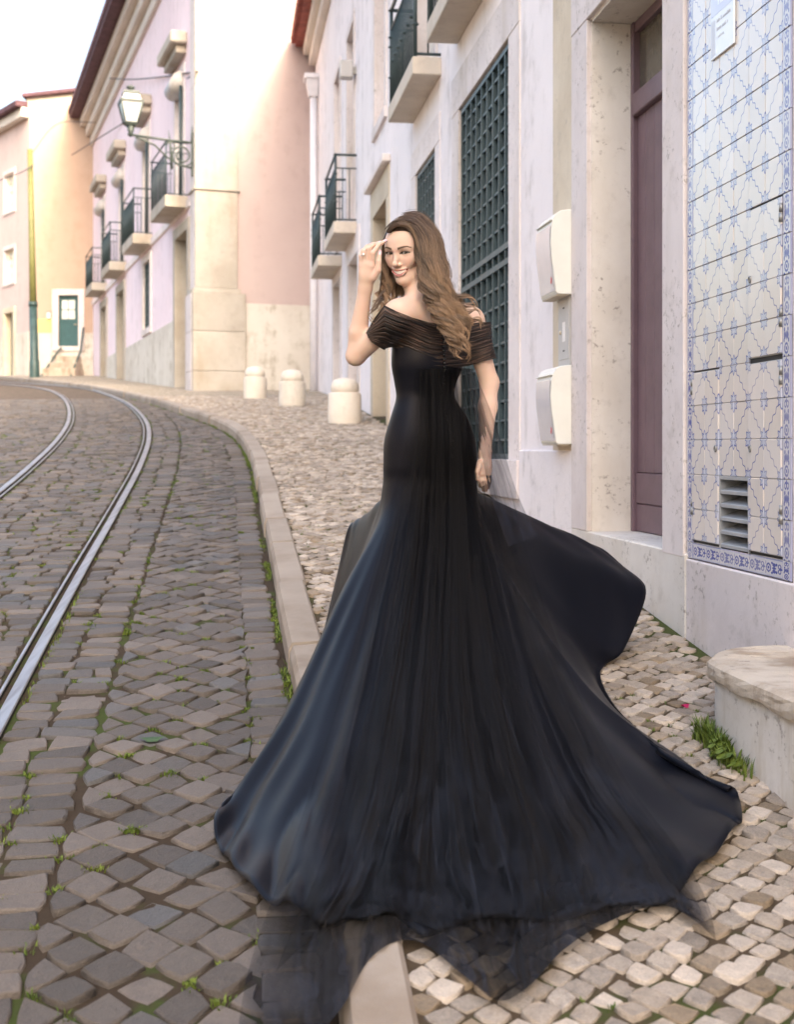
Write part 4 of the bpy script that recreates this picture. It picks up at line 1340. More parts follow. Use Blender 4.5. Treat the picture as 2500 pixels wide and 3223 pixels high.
box('mail_box_lid', OF, 0.65, 0.81, 0.0, 0.12, 4.95, 4.98, MAT['steel_dull'], ml)
# steps in front of the green door with two leaning rails
st = empty('door_steps'); tag(st, 'short weathered stone steps below the green door', 'steps')
for k, (zz, d, a, b) in enumerate(((3.35, 0.45, 0.95, 1.9), (3.08, 0.85, 0.9, 1.95), (2.85, 1.25, 0.8, 2.0))):
    box('step', OF, a, b, 0.035, d, 2.0, zz, MAT['stone_worn'], st, 0.02)
for uu in (1.15, 1.95):
    t_ = tube('hand_rail', [OF.p(uu - (0.35 if uu < 1.5 else 0.1), 1.3, 2.55), OF.p(uu, 0.3, 3.55), OF.p(uu + 0.05, 0.1, 4.4 if uu > 1.5 else 3.65)], 0.035, MAT['pole_low'], st, 8)

# tram pole
pb = at(108, 1187, 42.0); pt = at(93, 470, 42.0)
pole = tube('tram_pole', [pb.lerp(pt, 0.318), pb.lerp(pt, 0.55), pt], [0.12, 0.105, 0.085], MAT['pole_top'], None, 14)
tag(pole, 'olive green tram pole with a dark green foot in front of the orange house', 'pole')
tube('pole_foot', [pb - Vector((0, 0, 0.3)), pb, pb.lerp(pt, 0.07), pb.lerp(pt, 0.075), pb.lerp(pt, 0.317)], [0.17, 0.17, 0.165, 0.145, 0.13], MAT['pole_low'], pole, 14)
tube('pole_collar', [pb.lerp(pt, 0.31), pb.lerp(pt, 0.33)], 0.15, MAT['pole_low'], pole, 14)
# overhead cables
def cable(pts, r, label):
    P = catmull([tuple(p) for p in pts], 10)
    o = tube('overhead_cable', [Vector(p) for p in P], r, MAT['wire'], None, 5); tag(o, label, 'cable', 'cables strung between the houses')
cable([at(622, 224, 26.2), at(500, 243, 31), at(405, 250, 35), at(345, 246, 37.5)], 0.018, 'thin cable running level from the pilaster to the dark eaves')
cable([at(622, 227, 26.2), at(520, 292, 31), at(405, 375, 37), at(310, 435, 41), at(225, 488, 45)], 0.018, 'thin cable sloping from the pilaster past the lantern to the eaves')
cable([at(104, 520, 42), at(60, 545, 41), at(-40, 580, 40)], 0.02, 'thin cable from the tram pole towards the left edge')
cable([at(100, 480, 42), at(180, 390, 44), at(300, 385, 44)], 0.015, 'thin cable from the pole top to the eaves of the pink house')

# street lantern on a scrolled bracket
lamp = empty('street_lantern'); tag(lamp, 'old iron street lantern on a scrolled bracket at the pink house corner', 'street lamp')
bo = PF.p(0.12, 0.06, 0)
def lp(r, z): return PF.p(0.15, 0.06 + r, z)
LI = MAT['lamp_iron']
zb = 6.43
box('wall_plate', PF, 0.10, 0.20, 0.06, 0.10, zb - 0.72, zb + 0.2, LI, lamp)
tube('arm', [lp(0.0, zb - 0.02), lp(0.6, zb), lp(1.36, zb + 0.05)], 0.026, LI, lamp, 8)
tube('scroll', [lp(0.02, zb - 0.45)] + [lp(0.24 + 0.20 * math.cos(t) * (1 - t / 14), zb - 0.30 + 0.20 * math.sin(t) * (1 - t / 14)) for t in np.linspace(-2.8, 7.5, 40)], 0.02, LI, lamp, 6)
tube('scroll', [lp(0.03, zb - 0.55), lp(0.30, zb - 0.50), lp(0.55, zb - 0.36), lp(0.8, zb - 0.13), lp(1.02, zb - 0.05), lp(1.2, zb + 0.0)], 0.022, LI, lamp, 6)
tube('scroll', [lp(0.46 + 0.1 * math.cos(t) * (1 - t / 9), zb - 0.12 + 0.1 * math.sin(t) * (1 - t / 9)) for t in np.linspace(0, 6.5, 26)], 0.016, LI, lamp, 6)
tube('spike', [lp(0.45, zb - 0.6), lp(0.48, zb - 0.1), lp(0.52, zb + 0.2)], [0.03, 0.025, 0.006], LI, lamp, 6)
tube('spike', [lp(0.03, zb), lp(0.02, zb + 0.34)], [0.03, 0.006], LI, lamp, 6)
lc = lp(1.30, 0)
def sq(z, h, rot=0.35):
    q = []
    for k in range(4):
        a = rot + math.pi / 4 + k * math.pi / 2
        q.append(Vector((lc.x + h * 1.414 * math.cos(a), lc.y + h * 1.414 * math.sin(a), CAM_Z + z)))
    return q
def frust(name, z0, h0, z1, h1, mat):
    v_, f_ = hexa(sq(z0, h0) + sq(z1, h1)); return mesh_obj(name, v_, f_, mat, lamp)
frust('glass_body', 6.72, 0.125, 7.12, 0.215, MAT['lamp_glass'])
frust('base_ring', 6.66, 0.10, 6.718, 0.14, LI)
frust('top_ring', 7.122, 0.235, 7.165, 0.235, LI)
frust('roof_glass', 7.166, 0.19, 7.30, 0.15, MAT['lamp_glass'])
frust('cap', 7.302, 0.17, 7.36, 0.15, LI)
lathe('finial', (lc.x, lc.y, CAM_Z + 7.36), [(0.05, 0), (0.03, 0.04), (0.09, 0.075), (0.09, 0.10), (0.02, 0.14)], LI, lamp, 12)
a_, b_ = sq(6.72, 0.13), sq(7.12, 0.22)
for k in range(4): tube('corner_bar', [a_[k], b_[k]], 0.018, LI, lamp, 5)
tube('cup', [Vector((lc.x, lc.y, CAM_Z + 6.44)), Vector((lc.x, lc.y, CAM_Z + 6.52)), Vector((lc.x, lc.y, CAM_Z + 6.66))], [0.035, 0.05, 0.09], LI, lamp, 10)

# stone bollards
def bollard(x, ybase, Y, r, label, seed):
    gx = (x - CX) * Y / F_PX
    z = float(gz(Y))
    o = empty('bollard', (0, 0, 0)); tag(o, label, 'bollard', 'white stone bollards')
    rr = random.Random(seed)
    prof = [(r * 1.0, -0.1), (r * 1.0, 0.02), (r * 1.02, 0.06), (r * 1.0, 0.33), (r * 0.97, 0.352), (r * 0.95, 0.358)]
    lathe('shaft', (gx, Y, z), prof, MAT['bollard'], o, 36, wob=0.008, seed=seed)
    prof = [(r * 0.80, 0.357), (r * 0.80, 0.368), (r * 0.86, 0.375), (r * 0.86, 0.43), (r * 0.80, 0.475), (r * 0.62, 0.515), (r * 0.3, 0.535), (r * 0.05, 0.54)]
    lathe('cap', (gx, Y, z), prof, MAT['bollard'], o, 36, wob=0.008, seed=seed + 1)
MAT['bollard'] = stone('bollard_stone', (0.72, 0.66, 0.58), (0.64, 0.57, 0.49), pits=0.3, stain=(0.45, 0.38, 0.3), stains=0.4)
bollard(1085, 1335, 15.2, 0.198, 'white stone bollard nearest the camera, just left of the woman', 1)
bollard(920, 1282, 18.9, 0.198, 'middle one of the three white stone bollards', 2)
bollard(803, 1263, 21.5, 0.195, 'white stone bollard farthest left, by the pink house flank', 3)

# ------------------------------------------------------------------ out-of-frame low row across the road, added for tile reflections and bounce light
OP = Frame((-7.6, 0.0), (-0.1357, 1.0), (0.9909, 0.1345))
opp = empty('added_row_house'); tag(opp, 'low cream rendered row added out of frame across the road, mirrored in the blue tiles', 'house')
ow = [(u, u + 1.0, 1.6, 3.0) for u in (-6, -2.5, 1, 4.5, 8, 11.5, 15)]
wall_open('wall', OP, -12, 19, -2, 4.3, ow, MAT['grey_plaster'], opp, depth=0.2)
box('house_core', OP, -11.9, 18.9, -5, -0.45, -2, 4.2, MAT['grey_plaster'], opp)
box('roof_slab', OP, -12, 19, -5, 0.4, 4.3, 4.45, MAT['roof_tile'], opp)
for w in ow:
    frame4('x', OP, *w, 0.14, -0.2, 0.02, MAT['stone'], opp)
    box('shutter', OP, w[0], w[1], -0.18, -0.12, w[2], w[3], MAT['green_wood'], opp)

# ------------------------------------------------------------------ stone bench at the lower right
bench = empty('stone_bench'); tag(bench, 'low whitewashed stone bench with a worn chipped slab top at the wall', 'bench')
def bench_outline(grow):
    P = [(1.36, 4.26), (1.20, 4.262), (1.10, 4.20), (1.04, 4.09), (1.018, 3.96), (1.095, 3.40), (1.17, 2.86), (1.25, 2.30)]
    P = np.array([(x - grow * 0.99, y + (grow if y > 4.2 else 0)) for x, y in P])
    C = catmull(P, 14)
    return C
def bench_body(name, grow, zt, zb_rel, mat, rough, seed, top_jit=0.0):
    C = bench_outline(grow)
    rr = np.random.default_rng(seed)
    n = len(C)
    back = [(1.925 - 0.1357 * y + 0.0, y) for y in np.linspace(2.3, 4.26, 8)]
    V = []; Fs = []
    zt_abs = CAM_Z + zt
    levels = [0.0, 0.5, 0.85, 1.0]
    nz = 7
    nj = np.cumsum(rr.normal(0, 1, n)); nj -= np.linspace(nj[0], nj[-1], n)
    nj = nj / (np.abs(nj).max() + 1e-6)
    for k in range(nz):
        f = k / (nz - 1)
        for i, (x, y) in enumerate(C):
            z0 = zb_rel if callable(zb_rel) is False else zb_rel(y)
            z = z0 + (zt_abs - z0) * f
            edge = (0.006 * (1 - abs(2 * f - 1) ** 3)) if rough else 0
            jx = rr.normal(0, 0.0012) * rough + nj[i] * 0.004 * rough
            if rough and k == 0: z += rr.uniform(0, 0.010) + 0.006 * math.sin(i * 0.9)
            if k == nz - 1: jx -= 0.0; 
            V.append((x - edge - jx + (0.008 if k == nz - 1 and rough else 0), y, z))
    for k in range(nz - 1):
        for i in range(n - 1):
            Fs.append((k * n + i, k * n + i + 1, (k + 1) * n + i + 1, (k + 1) * n + i))
    base = len(V)
    for i, (x, y) in enumerate(C):
        for q in range(1, 6):
            xb = 1.925 - 0.1357 * y + 0.002
            x1 = x + 0.008 * rough
            V.append((x1 + (xb - x1) * q / 5, y, zt_abs + (rr.normal(0, 0.0015) if rough else 0) + 0.002))
    for i in range(n - 1):
        a = (nz - 1) * n + i
        Fs.append((a, a + 1, base + (i + 1) * 5, base + i * 5))
        for q in range(4):
            Fs.append((base + i * 5 + q, base + (i + 1) * 5 + q, base + (i + 1) * 5 + q + 1, base + i * 5 + q + 1))
    o = mesh_obj(name, V, Fs, mat, bench, smooth=not rough)
    bm = bmesh.new(); bm.from_mesh(o.data); bmesh.ops.recalc_face_normals(bm, faces=bm.faces); bm.to_mesh(o.data); bm.free()
    return o
bench_body('bench_base', 0.0, -0.735, lambda y: float(gz(y)) - 0.1, MAT['bench_side'], 0, 4)
bench_body('bench_slab', 0.022, -0.672, CAM_Z - 0.735, MAT['stone_worn'], 1, 5)

# tall grass and leafy weeds at the bench foot
gp = []
rg3 = np.random.default_rng(9)
for _ in range(75):
    y = 4.04 - abs(rg3.normal(0, 0.17)); x = 1.018 + (3.96 - y) * 0.137 - abs(rg3.normal(0, 0.016)) - 0.012
    gp.append((x, y, float(gz(y)) - 0.01))
o = tuft_obj('grass_clump', gp, rg3, hmin=0.02, hmax=0.085, blades=(5, 10), spread=0.014, width=0.003)
tag(o, 'bright green clump of tall grass at the foot of the stone bench', 'grass')
V = []; Fs = []; Cc = []
for _ in range(26):
    y = rg3.uniform(3.72, 3.92); x = 0.985 + (3.96 - y) * 0.137 - rg3.uniform(0, 0.05); z = float(gz(y)) + rg3.uniform(0.012, 0.045)
    a = rg3.uniform(0, 6.28); r = rg3.uniform(0.010, 0.020); k = len(V); t = rg3.uniform(-0.4, 0.4)
    for q in range(8):
        b = a + q * math.pi / 4
        V.append((x + r * math.cos(b), y + r * math.sin(b), z + r * 0.5 * math.cos(b + t)))
    V.append((x, y, z - 0.004)); 
    for q in range(8): Fs.append((k + q, k + (q + 1) % 8, k + 8))
    V.append((x, y, z - 0.004)); V.append((x + 0.002, y, z - 0.004)); V.append((x + 0.001, y, z - 0.07)); Fs.append((k + 9, k + 10, k + 11))
    Cc += [rg3.uniform(0.4, 0.9)] * 12
lw = mesh_obj('leaf_weed', V, Fs, MAT['grass']); a = lw.data.attributes.new('col', 'FLOAT_COLOR', 'POINT')
c4 = np.ones((len(V), 4), np.float32); c4[:, 0] = Cc; a.data.foreach_set('color', c4.ravel())
tag(lw, 'round leaved green weed in front of the grass clump by the bench', 'weed')
# a fallen petal and a dark leaf
def flake(name, x, y, off, size, mat, label, cat, rot):
    q = ground_hit(x, y, off); z = float(gz(q[1])) + off + 0.006
    V = []; n = 10
    for k in range(n):
        a = 2 * math.pi * k / n; r = size * (1 + 0.25 * math.sin(3 * a))
        lx, ly = r * math.cos(a), 0.45 * r * math.sin(a)
        V.append((q[0] + lx * math.cos(rot) - ly * math.sin(rot), q[1] + lx * math.sin(rot) + ly * math.cos(rot), z + 0.006 * math.cos(2 * a)))
    V.append((q[0], q[1], z + 0.007))
    o = mesh_obj(name, V, [(k, (k + 1) % n, n) for k in range(n)], mat, None, smooth=True); tag(o, label, cat)
flake('fallen_petal', 2160, 2226, 0.0, 0.016, paint('magenta_petal', (0.45, 0.01, 0.10), 0.5), 'small magenta petal lying on the pale pavement stones', 'petal', 0.4)
flake('fallen_leaf', 478, 2328, -ROAD_DROP, 0.045, paint('dark_leaf', (0.05, 0.09, 0.03), 0.5), 'dark green leaf lying flat on the road setts', 'leaf', 0.2)

# ------------------------------------------------------------------ the woman in the black gown
person = empty('person'); tag(person, 'smiling woman in a black off-shoulder gown looking back over her shoulder', 'person')
YB = 4.6
def B(x, y, d=0.0): return np.array(at(x, y, YB + d))

# ---- signed-distance body on a fine grid, so that everything flows into one skin
VOX = 0.0022
GMIN = np.array([-0.24, 4.30, 1.16]); GMAX = np.array([0.40, 4.84, 2.26])
GN = np.ceil((GMAX - GMIN) / VOX).astype(int)
class Field:
    def __init__(self): self.d = np.full(tuple(GN), 0.15, np.float32)
    def region(self, lo, hi):
        i0 = np.clip(((lo - GMIN) / VOX).astype(int), 0, GN - 1); i1 = np.clip(((hi - GMIN) / VOX).astype(int) + 2, 1, GN)
        ax = [(GMIN[k] + np.arange(i0[k], i1[k]) * VOX).astype(np.float32) for k in range(3)]
        return tuple(slice(i0[k], i1[k]) for k in range(3)), np.meshgrid(*ax, indexing='ij', sparse=True)
    def add(self, fn, lo, hi, k, sub=False, pad=0.03):
        lo = np.minimum(lo, hi) - pad - k; hi = np.maximum(lo + pad + k, hi) + pad + k
        sl, (X, Y, Z) = self.region(lo, hi)
        n = fn(X, Y, Z).astype(np.float32)
        a = self.d[sl]
        if sub:
            h = np.clip(0.5 - 0.5 * (a + n) / k, 0, 1); self.d[sl] = a * (1 - h) - n * h + k * h * (1 - h)
        else:
            h = np.clip(0.5 + 0.5 * (a - n) / k, 0, 1); self.d[sl] = a * (1 - h) + n * h - k * h * (1 - h)
    def cone(self, a, b, ra, rb, k=0.02):
        a = np.asarray(a, float); b = np.asarray(b, float); r = max(ra, rb)
        ab = b - a; L2 = ab.dot(ab)
        def fn(X, Y, Z):
            t = np.clip(((X - a[0]) * ab[0] + (Y - a[1]) * ab[1] + (Z - a[2]) * ab[2]) / L2, 0, 1)
            return np.sqrt((X - a[0] - t * ab[0]) ** 2 + (Y - a[1] - t * ab[1]) ** 2 + (Z - a[2] - t * ab[2]) ** 2) - (ra + (rb - ra) * t)
        self.add(fn, np.minimum(a, b) - r, np.maximum(a, b) + r, k)
    def ell(self, c, r, R=None, k=0.02, sub=False):
        c = np.asarray(c, float); r = np.asarray(r, float); R = np.eye(3) if R is None else R     # rows of R = local axes
        m = r.max()
        def fn(X, Y, Z):
            q = [(R[i][0] * (X - c[0]) + R[i][1] * (Y - c[1]) + R[i][2] * (Z - c[2])) for i in range(3)]
            k0 = np.sqrt(sum((q[i] / r[i]) ** 2 for i in range(3))); k1 = np.sqrt(sum((q[i] / r[i] ** 2) ** 2 for i in range(3))) + 1e-6
            return k0 * (k0 - 1) / k1
        self.add(fn, c - m, c + m, k, sub)

def surface_nets(d, gmin, vox):
    s = d < 0
    n = np.array(d.shape)
    cs = np.zeros(tuple(n - 1), np.uint8)
    for dx in (0, 1):
        for dy in (0, 1):
            for dz in (0, 1):
                cs += s[dx:n[0] - 1 + dx, dy:n[1] - 1 + dy, dz:n[2] - 1 + dz]
    act = np.argwhere((cs > 0) & (cs < 8))
    idx = np.full(tuple(n - 1), -1, np.int32); idx[tuple(act.T)] = np.arange(len(act))
    corners = np.array([(i, j, k) for i in (0, 1) for j in (0, 1) for k in (0, 1)])
    vals = np.stack([d[tuple((act + c).T)] for c in corners], 1)
    acc = np.zeros((len(act), 3)); cnt = np.zeros(len(act))
    for a in range(8):
        for b in range(a + 1, 8):
            if np.abs(corners[a] - corners[b]).sum() != 1: continue
            va, vb = vals[:, a], vals[:, b]
            m = (va < 0) != (vb < 0)
            t = np.where(m, va / (va - vb + 1e-12), 0)
            p = corners[a] + t[:, None] * (corners[b] - corners[a])
            acc[m] += p[m]; cnt += m
    V = gmin + (act + acc / cnt[:, None]) * vox
    quads = []
    for ax in range(3):
        sl0 = [slice(None)] * 3; sl1 = [slice(None)] * 3
        sl0[ax] = slice(0, -1); sl1[ax] = slice(1, None)
        ch = s[tuple(sl0)] != s[tuple(sl1)]
        e = np.argwhere(ch)
        o1, o2 = [(1, 2), (2, 0), (0, 1)][ax]
        e = e[(e[:, o1] > 0) & (e[:, o2] > 0) & (e[:, o1] < n[o1] - 1) & (e[:, o2] < n[o2] - 1)]
        u = np.zeros(3, int); u[o1] = 1; w = np.zeros(3, int); w[o2] = 1
        q = np.stack([idx[tuple((e - u - w).T)], idx[tuple((e - w).T)], idx[tuple(e.T)], idx[tuple((e - u).T)]], 1)
        inv = ~s[tuple(e.T)]
        q[inv] = q[inv][:, ::-1]
        quads.append(q)
    Q = np.concatenate(quads); Q = Q[(Q >= 0).all(1)]
    return V, Q
def smooth_mesh(V, Q, it=2, lam=0.5):
    for _ in range(it):
        acc = np.zeros_like(V); c = np.zeros(len(V))
        for a, b in ((0, 1), (1, 2), (2, 3), (3, 0)):
            np.add.at(acc, Q[:, a], V[Q[:, b]]); np.add.at(c, Q[:, a], 1)
            np.add.at(acc, Q[:, b], V[Q[:, a]]); np.add.at(c, Q[:, b], 1)
        V = V + lam * (acc / np.maximum(c, 1)[:, None] - V)
    return V

PSI = math.radians(33)
TL = np.array((math.cos(PSI), math.sin(PSI), 0)); TF = np.array((-math.sin(PSI), math.cos(PSI), 0)); UP = np.array((0, 0, 1.0))
TR = np.stack([TL, TF, UP])
L_SH, R_SH = B(1252, 992, -0.085), B(1482, 1012, 0.095)
L_EL, L_WR = B(1120, 1120, 0.02), B(1150, 905, -0.045)
R_EL, R_WR = B(1541, 1205, 0.11), B(1527, 1425, 0.03)
NECK0, NECK1 = B(1342, 950, 0.01), B(1300, 872, 0.0)
def torso(f):
    f.ell(B(1362, 1085, 0.045), (0.138, 0.088, 0.165), TR, 0.05)
    f.ell(B(1345, 1240, 0.045), (0.106, 0.080, 0.13), TR, 0.06)
    f.ell(B(1356, 1430, 0.055), (0.150, 0.105, 0.16), TR, 0.06)
    f.cone(L_SH, B(1365, 1000, 0.012), 0.046, 0.058, 0.05)
    f.cone(R_SH, B(1365, 1000, 0.012), 0.046, 0.058, 0.05)
    f.ell(B(1318, 1030, -0.035), (0.05, 0.02, 0.065), TR, 0.035)
    f.ell(B(1425, 1045, 0.01), (0.05, 0.02, 0.065), TR, 0.035)
def arms_upper(f):
    f.cone(L_SH, L_EL, 0.045, 0.035, 0.035)
    f.cone(R_SH, R_EL, 0.044, 0.034, 0.035)

f = Field()
torso(f); arms_upper(f)
f.cone(L_EL, L_EL * 0.66 + L_WR * 0.34 + np.array((-0.002, 0, 0)), 0.034, 0.0335, 0.015)
f.cone(L_EL * 0.66 + L_WR * 0.34 + np.array((-0.002, 0, 0)), L_WR, 0.0335, 0.0235, 0.015)
f.cone(R_EL, R_EL * 0.65 + R_WR * 0.35, 0.034, 0.033, 0.02)
f.cone(R_EL * 0.65 + R_WR * 0.35, R_WR, 0.033, 0.0225, 0.02)
# thighs, hidden by the gown
f.cone(B(1310, 1480, 0.05), B(1312, 1720, 0.05), 0.075, 0.06, 0.05); f.cone(B(1405, 1490, 0.09), B(1405, 1720, 0.10), 0.075, 0.06, 0.05)
# neck and trapezius
f.cone(NECK0, NECK1, 0.055, 0.048, 0.03)
f.cone(B(1330, 940, -0.005), L_SH + np.array((0.02, 0, 0.005)), 0.040, 0.036, 0.05)
f.cone(B(1350, 945, 0.02), R_SH + np.array((-0.02, 0, 0.005)), 0.040, 0.036, 0.05)
# ---- head frame
yaw, pit_ = math.radians(31), math.radians(-11)
HB = np.array((-math.sin(yaw) * math.cos(pit_), -math.cos(yaw) * math.cos(pit_), math.sin(pit_)))
HA = np.array((math.cos(yaw), -math.sin(yaw), 0.0)); HC = np.cross(HB, HA)
_r = math.radians(-2.5)
HA, HC = math.cos(_r) * HA + math.sin(_r) * HC, math.cos(_r) * HC - math.sin(_r) * HA
EYE = B(1250, 797, -0.071)
HS = 1.02
shear = lambda c: 0.10 * np.maximum(0, -c - 0.02)
def H(a, b, c): return EYE + HS * ((a + shear(c)) * HA + b * HB + c * HC)
HR = np.stack([HA, HB, HC])
def hell(c, r, k=0.02, sub=False): f.ell(H(*c), np.array(r) * HS, HR, k, sub)
def hcone(a, b, ra, rb, k=0.015): f.cone(H(*a), H(*b), ra * HS, rb * HS, k)
hell((0, -0.092, 0.032), (0.073, 0.097, 0.082), 0.02)
hell((0, -0.048, 0.030), (0.062, 0.058, 0.060), 0.03)
hell((0, -0.052, -0.028), (0.050, 0.055, 0.074), 0.03)
for sg in (-1, 1):
    hcone((sg * 0.046, -0.074, -0.062), (sg * 0.012, -0.018, -0.095), 0.016, 0.012, 0.022)
    hell((sg * 0.040, -0.024, -0.018), (0.019, 0.017, 0.016), 0.022)
    hell((sg * 0.033, -0.017, -0.036), (0.012, 0.010, 0.011), 0.022)
    hcone((sg * 0.012, 0.001, 0.014), (sg * 0.042, -0.012, 0.017), 0.009, 0.008, 0.016)
    hell((sg * 0.0705, -0.088, -0.018), (0.010, 0.018, 0.030), 0.008)
hell((0, -0.016, -0.095), (0.018, 0.016, 0.013), 0.02)
for sg in (-1, 1): hell((sg * 0.031, 0.012, -0.0005), (0.017, 0.013, 0.011), 0.014, sub=True)
# nose
hcone((0, -0.001, 0.006), (0, 0.020, -0.036), 0.0068, 0.0078, 0.010)
hell((0, 0.0215, -0.0375), (0.0090, 0.0090, 0.0080), 0.007)
for sg in (-1, 1):
    hell((sg * 0.0105, 0.0090, -0.0405), (0.0068, 0.0090, 0.0064), 0.006)
    hell((sg * 0.0062, 0.0155, -0.0465), (0.0035, 0.005, 0.0030), 0.003, sub=True)
# eyelids round the eyeballs
for sg in (-1, 1): hell((sg * 0.031, -0.0105, 0.0), (0.0152, 0.0148, 0.0125), 0.006)
# lips
mu = lambda a: -0.0618 + 0.0068 * (a / 0.031) ** 2
ml_ = lambda a: -0.0742 + 0.0192 * (a / 0.031) ** 2
for a0, a1 in ((-0.026, -0.013), (-0.013, 0.0), (0.0, 0.013), (0.013, 0.026)):
    bz = lambda a: 0.0050 - 8.5 * a * a
    hcone((a0, bz(a0), mu(a0) + 0.003), (a1, bz(a1), mu(a1) + 0.003), 0.0030, 0.0030, 0.008)
    hcone((a0, bz(a0) - 0.0005, ml_(a0) - 0.003), (a1, bz(a1) - 0.0005, ml_(a1) - 0.003), 0.0044, 0.0044, 0.008)
# openings: eyes and smile
def carve(fn, c, r):
    lo, hi = H(*c) - r, H(*c) + r
    sl, (X, Y, Z) = f.region(lo, hi)
    q = [((X - EYE[0]) * HR[i][0] + (Y - EYE[1]) * HR[i][1] + (Z - EYE[2]) * HR[i][2]) / HS for i in range(3)]
    q[0] = q[0] - shear(q[2])
    f.d[sl] = np.maximum(f.d[sl], fn(*q).astype(np.float32))
for sg in (-1, 1):
    def fn(a, b, c, sg=sg):
        x = (a - sg * 0.031) / 0.0150
        tilt = 0.0012 * x * sg
        up = 0.0046 * (1 - x * x) + tilt; lo = -0.0036 * (1 - x * x) + tilt
        return np.minimum(np.minimum(up - c, c - lo), b + 0.014)
    carve(fn, (sg * 0.031, 0, 0), 0.02)
carve(lambda a, b, c: np.minimum(np.minimum(mu(a) - c, c - ml_(a)), b + 0.014), (0, 0, -0.068), 0.036)

# ---- left hand at the forehead
zx_ = lambda u, v, d: B(1050 + 0.3542 * u, 640 + 0.3542 * v, d)
HD = -0.075
palm = [zx_(285, 640, -0.060), zx_(330, 610, HD)]
f.cone(L_WR, zx_(300, 640, -0.06), 0.0245, 0.026, 0.015)
f.cone(zx_(275, 660, -0.055), zx_(262, 560, -0.065), 0.020, 0.015, 0.015)
f.cone(zx_(320, 660, -0.06), zx_(335, 555, -0.08), 0.021, 0.015, 0.015)
f.cone(zx_(295, 640, -0.06), zx_(298, 545, -0.077), 0.020, 0.0145, 0.015)
fingers = {   # knuckle, middle joint, end joint, tip
    'index': [(338, 552, -0.082), (352, 440, -0.098), (402, 372, -0.085), (452, 340, -0.068)],
    'middle': [(302, 545, -0.079), (308, 408, -0.098), (352, 368, -0.082), (405, 352, -0.066)],
    'ring': [(270, 555, -0.070), (266, 428, -0.088), (296, 385, -0.070), (335, 368, -0.055)],
    'little': [(246, 575, -0.060), (242, 470, -0.072), (258, 420, -0.058), (284, 396, -0.045)],
    'thumb': [(352, 655, -0.072), (398, 592, -0.085), (402, 515, -0.088), (410, 450, -0.080)]}
frad = {'index': (0.0098, 0.0086, 0.0076, 0.0062), 'middle': (0.0100, 0.0088, 0.0078, 0.0063), 'ring': (0.0095, 0.0084, 0.0074, 0.006), 'little': (0.0085, 0.0074, 0.0066, 0.0054), 'thumb': (0.0150, 0.0108, 0.0098, 0.0076)}
for nm, P in fingers.items():
    P = [zx_(*p) for p in P]; r = frad[nm]
    for i in range(3): f.cone(P[i], P[i + 1], r[i], r[i + 1], 0.0035 if i else 0.007)
# right hand hanging behind the veil
rw = R_WR
f.cone(rw, B(1526, 1470, 0.02), 0.023, 0.026, 0.012)
f.cone(B(1518, 1462, 0.02), B(1516, 1490, 0.01), 0.019, 0.014, 0.01)
f.cone(B(1532, 1462, 0.02), B(1536, 1490, 0.015), 0.019, 0.014, 0.01)
for i, (x0, x1, x2, l) in enumerate(((1511, 1508, 1512, 1530), (1520, 1519, 1522, 1542), (1529, 1530, 1530, 1544), (1538, 1541, 1538, 1534))):
    f.cone(B(x0, 1488, 0.01 + i * 0.004), B(x1, 1512, 0.005 + i * 0.004), 0.0095, 0.0085, 0.004); f.cone(B(x1, 1512, 0.005 + i * 0.004), B(x2, l, 0.015 + i * 0.004), 0.0085, 0.0065, 0.004)
f.cone(B(1512, 1455, 0.0), B(1503, 1485, -0.01), 0.012, 0.0095, 0.008); f.cone(B(1503, 1485, -0.01), B(1503, 1508, -0.008), 0.0095, 0.007, 0.005)

BV, BQ = surface_nets(f.d, GMIN, VOX)
BV = smooth_mesh(BV, BQ, 1, 0.45)
# ---- skin colours: lips, brows, lashes; shade painted into nostrils and open mouth
loc = (BV - EYE) @ HR.T / HS
b_, c_ = loc[:, 1], loc[:, 2]; a_ = loc[:, 0] - shear(c_)
skin = np.array((0.64, 0.455, 0.37)); COLV = np.tile(skin, (len(BV), 1))
def blend(mask, col):
    global COLV
    COLV = COLV * (1 - mask[:, None]) + np.array(col) * mask[:, None]
sstep = lambda x, e0, e1: (lambda t: t * t * (3 - 2 * t))(np.clip((x - e0) / (e1 - e0), 0, 1))
face = (b_ > -0.045) & (b_ < 0.042) & (a_ > -0.060) & (a_ < 0.075) & (c_ > -0.12) & (c_ < 0.09)
fm = face.astype(float)
x1 = np.abs(a_)
blush = np.exp(-(((x1 - 0.040) / 0.018) ** 2 + ((c_ + 0.032) / 0.016) ** 2)) * 0.35 * fm
blend(blush, (0.60, 0.29, 0.23))
hl = np.clip(a_ / 0.031, -1, 1)
up_edge = mu(a_) + 0.0046 * (1 - (a_ / 0.036) ** 2) - 0.0014 * np.exp(-(a_ / 0.004) ** 2); lo_edge = ml_(a_) - 0.0066 * (1 - (a_ / 0.034) ** 2)
lips = fm * sstep(up_edge - c_, -0.0008, 0.0008) * sstep(c_ - lo_edge, -0.0008, 0.0008) * (x1 < 0.0315) * (b_ > -0.020)
blend(lips, (0.50, 0.20, 0.19))
inner = lips * sstep(mu(a_) - c_, -0.0002, 0.0008) * sstep(c_ - ml_(a_), -0.0002, 0.0008) * (b_ < -0.002); blend(inner, (0.10, 0.02, 0.02))  # shade inside the open mouth put into the colour
ex = (x1 - 0.031) / 0.0150
outer = (x1 - 0.031) > 0
eup = 0.0046 * (1 - ex * ex) + 0.0012 * ex; elo = -0.0036 * (1 - ex * ex) + 0.0012 * ex
near_eye = fm * (np.abs(ex) < 1.35)
shadow = near_eye * np.exp(-((np.maximum(c_ - eup, 0) / 0.006) ** 2)) * (c_ > 0.0) * 0.85
blend(shadow, (0.20, 0.105, 0.075))
